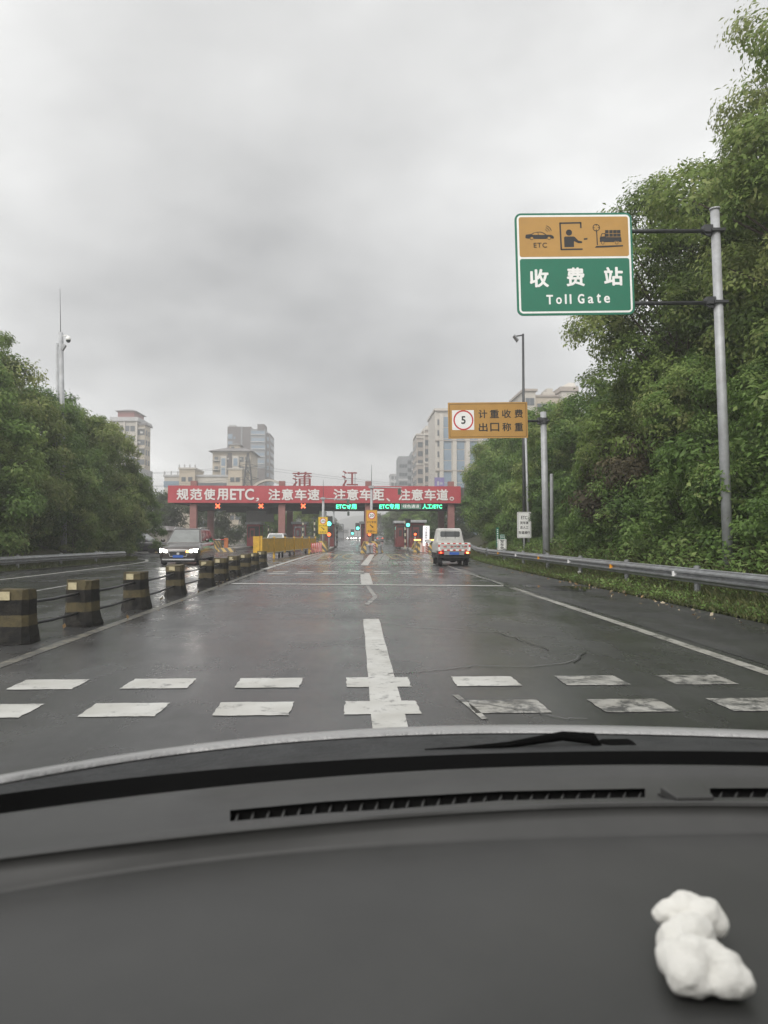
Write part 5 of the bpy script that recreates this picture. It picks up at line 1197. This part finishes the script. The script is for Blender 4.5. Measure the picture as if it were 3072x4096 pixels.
a, b, z = B.block(2245.5, 2308, 1562, m_cream2, 14, -.8); B.cap(2245.5, 2308, 1562, 1.0, m_beige, .3, 14, -.8); B.wins(a+.3, b-.3, 8, z-1, 3, 3.0, .9, 1.6, y=-.8); q = MB(); q.hexa([(a,-.6,z+1),(b,-.6,z+1),(b,10,z+1),(a,10,z+1)],[(a+2.2,1,z+2.3),(b,1,z+2.3),(b,8,z+2.3),(a+2.2,8,z+2.3)]); part('roof', q, m_cream2, B.t)
B = Bld('gable_house', 'grey roof corner peeping over the trees right of the stepped block', 130, 2436); a, b, z = B.block(2436, 2540, 1555, m_ltgrey, 10); q = MB(); q.hexa([(a-.5,-.5,z),(b,-.5,z),(b,10.5,z),(a-.5,10.5,z)],[(a+2.5,1,z+1.6),(b,1,z+1.6),(b,9,z+1.6),(a+2.5,9,z+1.6)]); part('roof', q, m_rooftile, B.t); B.wins(a+.4, b-.4, 10, z-.5, 3, 3.0, 1.0, 1.4)
# blocks seen beneath the canopy
for name, lab, Y, px0, px1, top, m, cols in (('apartment_block','pale grey apartment block seen under the canopy left of the second column',190,1060,1118,2050,m_ltgrey,4), ('apartment_block','grey apartment block seen under the canopy right of the second column',170,1184,1225,2030,m_ltgrey,3),
      ('apartment_block','darker apartment block with balconies behind the smaller yellow 20 sign',185,1226,1296,2040,m_grey,5), ('apartment_block','low grey street block far down the road on the left',260,1340,1372,2095,m_grey,3), ('apartment_block','farther low pale street block beside the distant traffic lights',320,1372,1392,2110,m_ltgrey,3), ('apartment_block','pale curved high block seen under the right half of the canopy',290,1562,1600,1990,m_ltgrey,3), ('apartment_block','grey block with balconies under the green lane board',240,1601,1655,1990,m_grey,3)):
    B = Bld(name, lab, Y, px0); a, b, z = B.block(px0, px1, top, m, 16); B.wins(a+.2, b-.2, .5, z-.3, cols, 3.0, (b-a)/cols*.55, 1.5); B.bands(a, b, 3.3, z, 3.0, m_slab, .2, .7, 0, 'balcony_slab'); B.side(b, 1, 15, .5, z-.3, 4)
B = Bld('guard_house', 'low pale yellow house behind the parked dark car', 74, 560); a, b, z = B.block(540, 668, 2122, m_cream2, 6); q = MB(); q.hexa([(a-.4,-.5,z),(b+.4,-.5,z),(b+.4,6.5,z),(a-.4,6.5,z)],[(a+.3,1.2,z+.45),(b-.3,1.2,z+.45),(b-.3,5,z+.45),(a+.3,5,z+.45)]); part('roof', q, m_rooftile, B.t); B.wins(a+.3, b-.3, 0, z, 3, 3, .8, .8)
q = MB(); q.arc(0, 0, 3.2, .35, 0, 180, 0, 1.2, 18); o = link('arched_roof', q.mesh('arched_roof'), m_cream2, None, (P(1078,1945,120).x, 120, 7.2)); tag(o, 'pale arched gable just above the banner left of the first roof character', 'roof')
q = MB(); q.box(-3.0,3.0,.1,1.0,-7.4,0); part('wall', q, m_cream2, o)
# clear panel hung under the canopy
q = MB(); q.box(-1.7,1.7,0,.1,0,1.35); o = link('grey_panel', q.mesh('grey_panel'), m_ltgrey, None, (P(1032,2055,90).x, 92.0, 3.19)); tag(o, 'plain grey panel hanging under the canopy between the left columns', 'panel')
q = MB(); q.bar((-1.5,.05,1.34),(-1.5,.05,1.38),.08); q.bar((1.5,.05,1.34),(1.5,.05,1.38),.08); part('hanger', q, m_darkmetal, o)

# ---- pylon and power lines
Yp = 165; bp_ = P(990, 2146, Yp); zt = P(990, 1812, Yp).z; py = thing('power_pylon', 'lattice steel power pylon in front of the hip-roofed tower', 'pylon', (bp_.x, Yp, 0))
def half(z): return float(np.interp(z, [0, zt*.45, zt*.8, zt], [2.1, 1.15, .6, .12]))
q = MB(); lv = list(np.linspace(0, zt, 13)); cn4 = lambda z: [(sx*half(z), sy*half(z), z) for sx, sy in ((-1,-1),(1,-1),(1,1),(-1,1))]
for z0, z1 in zip(lv[:-1], lv[1:]):
    c0, c1 = cn4(z0), cn4(z1)
    for k in range(4): q.bar(c0[k], c1[k], .16); q.bar(c0[k], c1[(k+1)%4], .08); q.bar(c0[(k+1)%4], c1[k], .08); q.bar(c1[k], c1[(k+1)%4], .07)
part('lattice', q, m_darkmetal, py)
for zf in (.52, .70, .84):
    q = MB(); z = zt*zf; h = half(z)
    for s in (-1, 1):
        q.bar((s*h,0,z),(s*(h+1.7),0,z+.25),.12); q.bar((s*h,0,z+.7),(s*(h+1.7),0,z+.25),.09)
    part('cross_arm', q, m_darkmetal, py)
for i, (zf, s) in enumerate(((.52,-1),(.52,1),(.70,-1),(.70,1),(.84,-1),(.84,1))):
    z = zt*zf; h = half(z)+1.7; p0 = Vector((bp_.x+s*h, Yp, z+.2)); q = MB(); pts = []
    for e, sag in (((-110, 140), 3.0), ((150, 250), 4.5)):
        p1 = Vector((e[0]+s*1.5, e[1], z*1.02)); pts_ = [p0.lerp(p1, k/12)+Vector((0,0,-sag*4*(k/12)*(1-k/12)))-p0 for k in range(13)]
        q.tube(pts_, .022, 4)
    o = link('power_line', q.mesh('power_line'), m_darkmetal, None, p0); tag(o, ('lowest','lowest','middle','middle','topmost','topmost')[i]+' wire strung from the pylon, on its %s side' % ('left' if s < 0 else 'right'), 'power line', ('lowest','middle','topmost')[i//2]+' power lines of the pylon')

# ================================================================== TREES, SHRUBS, GRASS
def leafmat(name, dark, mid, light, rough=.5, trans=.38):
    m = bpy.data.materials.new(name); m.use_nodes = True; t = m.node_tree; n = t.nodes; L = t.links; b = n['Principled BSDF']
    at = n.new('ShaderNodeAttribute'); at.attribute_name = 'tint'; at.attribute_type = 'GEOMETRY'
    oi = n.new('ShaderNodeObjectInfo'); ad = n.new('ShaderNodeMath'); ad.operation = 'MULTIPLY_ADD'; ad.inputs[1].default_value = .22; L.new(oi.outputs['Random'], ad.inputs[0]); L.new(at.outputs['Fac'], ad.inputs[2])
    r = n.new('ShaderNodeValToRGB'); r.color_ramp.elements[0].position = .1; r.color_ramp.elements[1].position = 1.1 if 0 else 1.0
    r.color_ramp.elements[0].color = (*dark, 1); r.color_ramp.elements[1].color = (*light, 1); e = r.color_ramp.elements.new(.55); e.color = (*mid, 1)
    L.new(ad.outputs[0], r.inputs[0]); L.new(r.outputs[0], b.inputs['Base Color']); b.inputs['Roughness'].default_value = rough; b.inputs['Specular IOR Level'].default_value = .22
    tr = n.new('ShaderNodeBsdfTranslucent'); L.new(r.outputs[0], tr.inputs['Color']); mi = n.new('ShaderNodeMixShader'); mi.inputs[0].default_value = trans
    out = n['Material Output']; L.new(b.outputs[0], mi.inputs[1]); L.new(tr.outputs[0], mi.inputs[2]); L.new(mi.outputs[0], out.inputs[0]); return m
m_leafA = leafmat('camphor_leaves', (.055,.092,.022), (.165,.235,.058), (.31,.335,.13))
m_leafB = leafmat('hedge_leaves', (.055,.100,.025), (.150,.245,.062), (.27,.345,.11))
m_leafC = leafmat('deep_green_leaves', (.040,.080,.022), (.105,.185,.052), (.20,.275,.09))
m_leafD = leafmat('dark_leaves', (.028,.046,.016), (.058,.088,.03), (.10,.125,.05))
m_weed = leafmat('weed_leaves', (.048,.090,.022), (.135,.220,.055), (.26,.315,.115))
m_vine = leafmat('dry_vine_leaves', (.05,.042,.026), (.09,.075,.042), (.14,.125,.065))
m_grass = leafmat('grass_blades', (.035,.050,.014), (.075,.095,.030), (.15,.145,.065), .6, .3)
m_bark = M('bark', (.075,.06,.045), .9, var=.35, scale=8, bump=.6, bscale=25)

def leaf_mesh(name, C, N, size, tint, mat, rng, width=.46, droop=.35, jitter=.9):
    """C centres (n,3), N outward directions (n,3): one folded diamond leaf per centre"""
    n = len(C); nr = N/(np.linalg.norm(N, axis=1)[:,None]+1e-9) + np.array([0,0,.35]) + rng.normal(0, jitter*.62, (n,3)); nr /= np.linalg.norm(nr, axis=1)[:,None]+1e-9
    d = N*.5 + rng.normal(0, .7, (n,3)); d[:,2] -= droop; d -= nr*np.sum(d*nr, 1)[:,None]; d /= np.linalg.norm(d, axis=1)[:,None]+1e-9
    s = np.cross(d, nr); up = nr; l = (size*rng.uniform(.5,1.5,n))[:,None]
    v = np.empty((n,4,3)); v[:,0] = C; v[:,1] = C+d*l*.5+s*l*width*.5+up*l*.06; v[:,2] = C+d*l-up*l*.10; v[:,3] = C+d*l*.5-s*l*width*.5+up*l*.06
    me = bpy.data.meshes.new(name); me.vertices.add(4*n); me.vertices.foreach_set('co', v.ravel()); me.loops.add(4*n); me.loops.foreach_set('vertex_index', np.arange(4*n, dtype=np.int32))
    me.polygons.add(n); me.polygons.foreach_set('loop_start', np.arange(0, 4*n, 4, dtype=np.int32)); me.polygons.foreach_set('loop_total', np.full(n, 4, dtype=np.int32))
    me.update(calc_edges=True)
    at = me.attributes.new('tint', 'FLOAT', 'FACE'); at.data.foreach_set('value', np.clip(tint, 0, 1).astype(np.float32)); me.materials.append(mat); return me
def lobes_for(rng, H, Rr, low, nl, top=1.0):
    """boughs: many separate puffs of foliage spread over an uneven hull, a few deeper in"""
    L = []; ph = rng.uniform(0, 6.28, 3)
    for i in range(nl):
        f = (i+rng.uniform(.1,.9))/nl; f = f**.92; z = H*(low+(top-low)*f); prof = math.sin(math.pi*min(1, max(.02, (f*.84+.15))))**.55
        a = i*2.39996+rng.normal(0, .5); hull = 1+.16*math.sin(2*a+ph[0]+3*f)+.12*math.sin(3*a+ph[1]-5*f)
        rr = Rr*prof*hull*(rng.uniform(.68,.98) if rng.uniform() < .8 else rng.uniform(.1,.6)); r = Rr*rng.uniform(.17,.34)*(.7+.3*prof)
        L.append((rr*math.cos(a), rr*math.sin(a), max(z-(r*.6 if f > .85 else 0), r*.5), r))
    return L
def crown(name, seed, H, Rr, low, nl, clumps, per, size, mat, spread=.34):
    rng = np.random.default_rng(seed); L = lobes_for(rng, H, Rr, low, nl); lo = np.array(L); k = rng.choice(nl, clumps, p=lo[:,3]**2/np.sum(lo[:,3]**2))
    u = rng.normal(0, 1, (clumps,3)); out = lo[k,:3]*np.array([1,1,0]); out /= np.linalg.norm(out, axis=1)[:,None]+1e-6
    u = u/np.linalg.norm(u, axis=1)[:,None] + out*.55 + np.array([0,0,.35]); u /= np.linalg.norm(u, axis=1)[:,None]
    rad = (1.05-.30*rng.uniform(0,1,clumps)**2)[:,None]*lo[k,3][:,None]; cc = lo[k,:3] + u*rad*np.array([1,1,.8]); cc[:,2] = np.maximum(cc[:,2], .15)
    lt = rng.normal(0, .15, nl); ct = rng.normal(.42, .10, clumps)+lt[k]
    i = np.repeat(np.arange(clumps), per); n = len(i); off = np.clip(rng.normal(0, spread, (n,3)), -1.8*spread, 1.8*spread)*np.array([1,1,.6]); C = cc[i]+off; C[:,2] = np.maximum(C[:,2], .05)
    N = u[i]*1.0+off*.25/spread; t = ct[i]+rng.normal(0,.09,n)
    # loose inner leaves that close the heart of the crown, tinted darker as painted shade
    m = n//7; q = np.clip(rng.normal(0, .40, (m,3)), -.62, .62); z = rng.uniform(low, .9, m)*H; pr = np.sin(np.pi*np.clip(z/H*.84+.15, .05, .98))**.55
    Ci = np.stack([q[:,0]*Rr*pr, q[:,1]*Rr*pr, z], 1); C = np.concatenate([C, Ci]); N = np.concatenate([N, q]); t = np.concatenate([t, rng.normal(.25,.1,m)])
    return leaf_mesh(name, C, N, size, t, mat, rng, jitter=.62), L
def trunk_mesh(name, seed, H, r, L):
    rnd = random.Random(seed); q = MB(); pts = [(0,0,-.4)]; x = y = 0
    for k in range(1, 7): x += rnd.uniform(-.12,.12); y += rnd.uniform(-.12,.12); pts.append((x, y, H*.78*k/6))
    q.tube(pts, [r*(1.25-.17*k) for k in range(7)], 8)
    for lx, ly, lz, lr in L[::2]:
        z0 = max(.5, lz*.62); f = min(1, z0/(H*.78)); k = min(5, int(f*6)); a = Vector(pts[k]).lerp(Vector(pts[k+1]), f*6-k if f*6-k < 1 else 1)
        b = Vector((lx,ly,lz)); m = a.lerp(b, .5)+Vector((0,0,-.15)); rr = r*.42*(1-.5*f); q.tube([a, m, b, b+(b-a).normalized()*lr*.5], [rr, rr*.7, rr*.4, rr*.15], 6)
    return q.mesh(name)
KINDS = {}
def kind(key, seed, H, Rr, low, nl, clumps, per, size, mat, r, spread=.34):
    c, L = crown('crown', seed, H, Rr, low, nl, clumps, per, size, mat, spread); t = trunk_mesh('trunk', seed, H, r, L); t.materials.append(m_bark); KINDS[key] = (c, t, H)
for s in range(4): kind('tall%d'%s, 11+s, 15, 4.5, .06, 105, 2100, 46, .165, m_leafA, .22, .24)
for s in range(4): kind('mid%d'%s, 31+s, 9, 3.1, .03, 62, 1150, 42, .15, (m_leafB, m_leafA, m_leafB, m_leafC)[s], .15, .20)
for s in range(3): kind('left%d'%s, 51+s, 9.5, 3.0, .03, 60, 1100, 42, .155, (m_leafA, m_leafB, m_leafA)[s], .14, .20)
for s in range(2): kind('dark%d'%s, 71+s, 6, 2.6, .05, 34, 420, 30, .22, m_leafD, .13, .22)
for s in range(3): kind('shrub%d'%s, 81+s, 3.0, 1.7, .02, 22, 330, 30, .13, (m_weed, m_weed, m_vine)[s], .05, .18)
def tree(name, label, key, x, y, z, h, group, wide=1.0, cat='tree'):
    c, t, H = KINDS[key]; e = thing(name, label, cat, (x, y, z), random.uniform(0, 6.28), group); s = h/H; e.scale = (s*wide, s*wide, s)
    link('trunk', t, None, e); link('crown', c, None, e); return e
gR = 'trees on the right-hand bank'; gL = 'trees along the left-hand road'; gF = 'trees beyond the toll gate'
tall = [(14.6,19.0,14.2,'tall0','tree filling the upper right corner of the picture'), (12.0,26.0,12.2,'tall1','big tree right behind the toll gate sign, tips hanging left of it'), (14.8,22.5,13.0,'tall2','tall tree right behind the sign pole, between corner tree and sign tree'),
        (15.8,29.5,11.0,'tall3','tree whose crown shows just over the top edge of the toll sign'), (12.2,14.6,9.5,'tall1','nearest tree, at the right edge of the picture beside the pole'), (17.5,26,12,'tall0','tree deep behind the sign tree on the bank crest')]
for x, y, h, k, lab in tall: tree('camphor_tree', lab, k, x, y, zb(x, y), h, gR, 1.0)
mids = [(11.2,22.3,5.4,'mid0','bushy low tree under the corner tree beside the sign pole'), (10.4,27.5,5.0,'mid1','bushy low tree left of the sign pole beneath the sign tree'), (11.6,18.0,5.0,'mid2','bushy low tree right of the sign pole at the picture edge'), (12.6,31.5,6.6,'mid3','rounded tree right of the orange sign pole'),
        (12.4,36.0,7.5,'mid0','rounded tree just right of the orange sign pole top'), (12.0,40.0,7.8,'mid1','tree behind the orange weigh sign pole'), (12.0,44.2,8.3,'mid2','tree between lamp pole and orange sign pole'), (12.2,48.8,8.6,'mid3','tree directly behind the thin lamp pole'),
        (12.3,54,9.0,'mid0','tree left of the lamp pole under the orange sign'), (12.8,59.5,9.2,'mid1','tree below the left half of the orange sign'), (13.6,66,9.4,'mid2','tree right of the canopy end, second from the gate'), (14.8,73,9.6,'mid3','tree touching the right end of the red banner'), (16.6,81,9.8,'mid0','tree overlapping the canopy corner column'),
        (16.5,38,7.0,'mid2','second-row tree above the orange sign pole'), (16.6,46,7.8,'mid1','second-row tree behind the lamp pole crown'), (16.8,56,8.6,'mid3','second-row tree below the stepped cream block'), (17.5,34,6.6,'mid0','second-row tree in the gap left of the sign tree'), (9.7,31.6,2.6,'mid2','small bushy tree at the foot of the orange sign pole'), (10.0,35.5,3.4,'mid3','small bushy tree right of the white ETC board')]
for x, y, h, k, lab in mids: tree('hedge_tree', lab, k, x, y, zb(x, y), h, gR, 1.06)
for x, y, h, k, lab in ((-17.3,26.5,7.4,'left0','leftmost tree, cut by the left edge of the picture'), (-17.0,31.5,9.6,'left1','tallest left-hand tree, its tip at the left picture edge'), (-18.2,36.2,11.0,'left2','tree with its crown just left of the camera mast'), (-16.6,36.0,6.8,'left0','bushy tree in front of the camera mast'),
        (-17.2,41.0,9.3,'left1','tree right of the camera mast'), (-17.0,45.5,9.0,'left2','tree between camera mast and red-crowned tower'), (-17.6,50.0,9.2,'left0','tree overlapping the left side of the red-crowned tower'), (-16.4,54.0,6.0,'left1','lower tree under the red-crowned tower'),
        (-15.2,40.2,5.2,'left2','low tree hanging over the left guardrail end'), (-15.9,30.2,6.0,'left2','low tree above the left guardrail near the picture edge'), (-21,44,9.0,'left1','tree deep in the second row left of the mast'), (-21.5,53,8.0,'left2','second-row tree behind the red-crowned tower foot')):
    tree('roadside_tree', lab, k, x, y, .2, h, gL, 1.0)
for x, y, h, k, lab in ((-19.8,61,4.8,'dark0','dark round tree left of the parked dark car'), (-21.5,68,6.0,'dark1','dark tree above the low yellow house'), (-25,98,7.2,'dark0','dark tree beyond the canopy left of the first column'), (-19.5,104,6.6,'dark1','dark tree right of the first column under the canopy'),
        (-14.5,112,6.8,'dark0','tree under the canopy behind the hanging grey panel'), (-10.8,100,5.2,'mid0','light green tree under the canopy left of the second column'), (-7.4,104,6.2,'mid1','light green tree under the canopy right of the second column'), (9.5,120,6.5,'mid2','tree under the canopy behind the maroon booth'), (11.5,104,6.2,'mid3','tree under the canopy left of the last column'),
        (9.0,150,7.2,'dark1','dark tree beyond the central lane, right of the far car'), (12,165,9,'dark0','taller dark tree beyond the green lane board'), (14,100,7.0,'dark1','dark tree behind the small white truck'), (-12,200,8,'dark0','street tree far down the road on the left'), (-9,240,8,'dark1','farther street tree on the left of the distant lights'), (7.5,230,8.5,'dark0','street tree far down the road on the right'), (10,190,8.5,'mid0','street tree above the far braking car')):
    tree('street_tree', lab, k, x, y, 0, h, gF, 1.1)
places = ['behind the guardrail right of the picture pole','at the foot of the toll sign pole','left of the toll sign pole foot','in the weeds between both sign poles','right of the orange sign pole foot','behind the white ETC board','beside the leaning white board','under the bushy low trees','at the bank top beside the corner tree','in the dark gap under the sign tree']
for i, (x, y, h, k) in enumerate(((8.9,13.8,1.9,0),(9.2,16.8,2.2,1),(8.9,20.0,2.3,0),(9.2,23.5,2.6,1),(9.0,26.8,2.0,1),(9.4,40.5,1.7,0),(9.2,46,1.8,1),(10.2,25.2,3.6,2),(10.3,16.2,3.4,0),(10.8,29.5,3.6,1))):
    tree('shrub', ('leafy green shrub ','pale green shrub ','brownish vine-covered shrub ')[k]+places[i], 'shrub%d'%k, x, y, zb(x, y), h, 'shrubs on the right-hand bank', 1.1, 'shrub')

# ground cover: weeds on the bank, grass on the verges, fallen leaves
rng = np.random.default_rng(5)
def cover(name, label, n, xs, ys, hfun, size, mat, jitter=.8, droop=.2, dens=None):
    C = []; m = 0
    x = rng.uniform(*xs, n); y = ys[0]+(ys[1]-ys[0])*rng.uniform(0,1,n)**1.35
    xe = np.interp(y, [-12,36,41.5,50,54,70,84,140], [6.28,6.42,6.68,7.58,8.28,10.58,11.98,12.5])
    x = x + (xe-6.28)
    # weed clumps of differing height
    hmap = .55+.45*np.sin(x*2.1+1.3*np.sin(y*.9))*np.sin(y*1.7+.6*np.sin(x*1.1)) + .35*np.sin(y*.37+1)
    z = np.array([zb(a, b) for a, b in zip(x, y)]) + .06
    top = np.clip(hfun(x-(xe-6.28), y)*(.55+.6*hmap), .03, None); z = z + top*rng.uniform(.15,1,n)**.6
    C = np.stack([x, y, z], 1); N = np.tile(np.array([-.25,-.3,.75]), (n,1)); t = rng.normal(.42,.16,n)+.22*(hmap-.5)
    o = link(name, leaf_mesh(name, C, N, size, t, mat, rng, .4, droop, jitter)); o['kind'] = 'stuff'; o['label'] = label
cover('weeds', 'dense green weeds covering the right-hand bank', 95000, (7.5,15), (6,60), lambda x, y: np.clip((x-7.2)*.9, .1, 1.05)*np.interp(y,[0,22,30,60],[1.2,1.15,.6,.45]), .15, m_weed)
def blades(name, label, n, xs, ys, hfun, mat, edge):
    y = ys[0]+(ys[1]-ys[0])*rng.uniform(0,1,n)**1.5; u = rng.uniform(0,1,n); xe = np.interp(y, *edge); x = xe+xs[0]+(xs[1]-xs[0])*u**1.2
    z = np.array([zb(a, b) for a, b in zip(x, y)])+.05 if xs[1] > 0 else np.full(n, .03)
    h = hfun(u, y)*rng.uniform(.5,1.3,n); a = rng.uniform(0,6.28,n); w_ = .008+.006*rng.uniform(0,1,n); l = rng.normal(0,.35,(n,2))*h[:,None]
    v = np.empty((n,4,3)); s = np.stack([np.cos(a)*w_, np.sin(a)*w_, np.zeros(n)], 1); b = np.stack([x,y,z], 1)
    v[:,0] = b-s; v[:,1] = b+s; mid = b+np.stack([l[:,0]*.35,l[:,1]*.35,h*.6],1); v[:,2] = mid+s*.8; v[:,3] = b+np.stack([l[:,0],l[:,1],h],1)
    me = bpy.data.meshes.new(name); me.vertices.add(4*n); me.vertices.foreach_set('co', v.ravel()); me.loops.add(4*n); me.loops.foreach_set('vertex_index', np.arange(4*n, dtype=np.int32)); me.polygons.add(n); me.polygons.foreach_set('loop_start', np.arange(0,4*n,4,dtype=np.int32)); me.polygons.foreach_set('loop_total', np.full(n,4,dtype=np.int32)); me.update(calc_edges=True)
    at = me.attributes.new('tint','FLOAT','FACE'); at.data.foreach_set('value', np.clip(rng.normal(.45,.2,n),0,1).astype(np.float32)); me.materials.append(mat); o = link(name, me); o['kind'] = 'stuff'; o['label'] = label
ER = ([-12,36,41.5,50,54,70,84,140], [6.28,6.42,6.68,7.58,8.28,10.58,11.98,12.5]); EL = ([-10,18,27,36,41.5,46,50,54],[-13.55,-13.55,-13.45,-12.55,-12.15,-13.45,-17.95,-33.9])
blades('grass', 'ragged grass along the right-hand road edge under the guardrail', 60000, (-.02,2.6), (6,60), lambda u, y: .10+.38*u, m_grass, ER)
blades('grass', 'thin grass along the left-hand road edge', 26000, (-.05,-3.2), (14,50), lambda u, y: .10+.25*u, m_grass, EL)
cover('edge_weeds', 'low creeping leaves at the right-hand road edge', 16000, (6.3,7.6), (6,45), lambda x, y: .10+.12*(x-6.3), .09, m_weed, 1.0, .0)
n = 260; y = rng.uniform(6,40,n); xx = np.where(rng.uniform(0,1,n) < .75, 6.28-np.abs(rng.normal(0,.35,n)), -3.9+rng.normal(0,.25,n)); C = np.stack([xx, y, np.full(n,.012)],1)
m_dead = leafmat('fallen_leaves', (.10,.06,.03), (.22,.15,.07), (.38,.33,.24), .6, 0)
v_ = leaf_mesh('fallen_leaves', C, rng.normal(0,1,(n,3))*np.array([1,1,.02]), .075, rng.uniform(0,1,n), m_dead, rng, .6, 0, .05); o = link('fallen_leaves', v_); o['kind'] = 'stuff'; o['label'] = 'scattered fallen leaves along the road edges'

# ================================================================== RAIN HAZE
hm = bpy.data.materials.new('haze'); hm.use_nodes = True; n_ = hm.node_tree.nodes; n_.clear(); oo = n_.new('ShaderNodeOutputMaterial'); pv = n_.new('ShaderNodeVolumePrincipled')
pv.inputs['Color'].default_value = (1.0,1.0,1.0,1); pv.inputs['Density'].default_value = .0018; pv.inputs['Anisotropy'].default_value = .2; hm.node_tree.links.new(pv.outputs[0], oo.inputs['Volume'])
q = MB(); q.box(-2600,2600,-320,3600,-1.2,50); hz_ = link('haze', q.mesh('haze'), hm); hz_['kind'] = 'stuff'; hz_['label'] = 'thin grey rain haze filling the air'
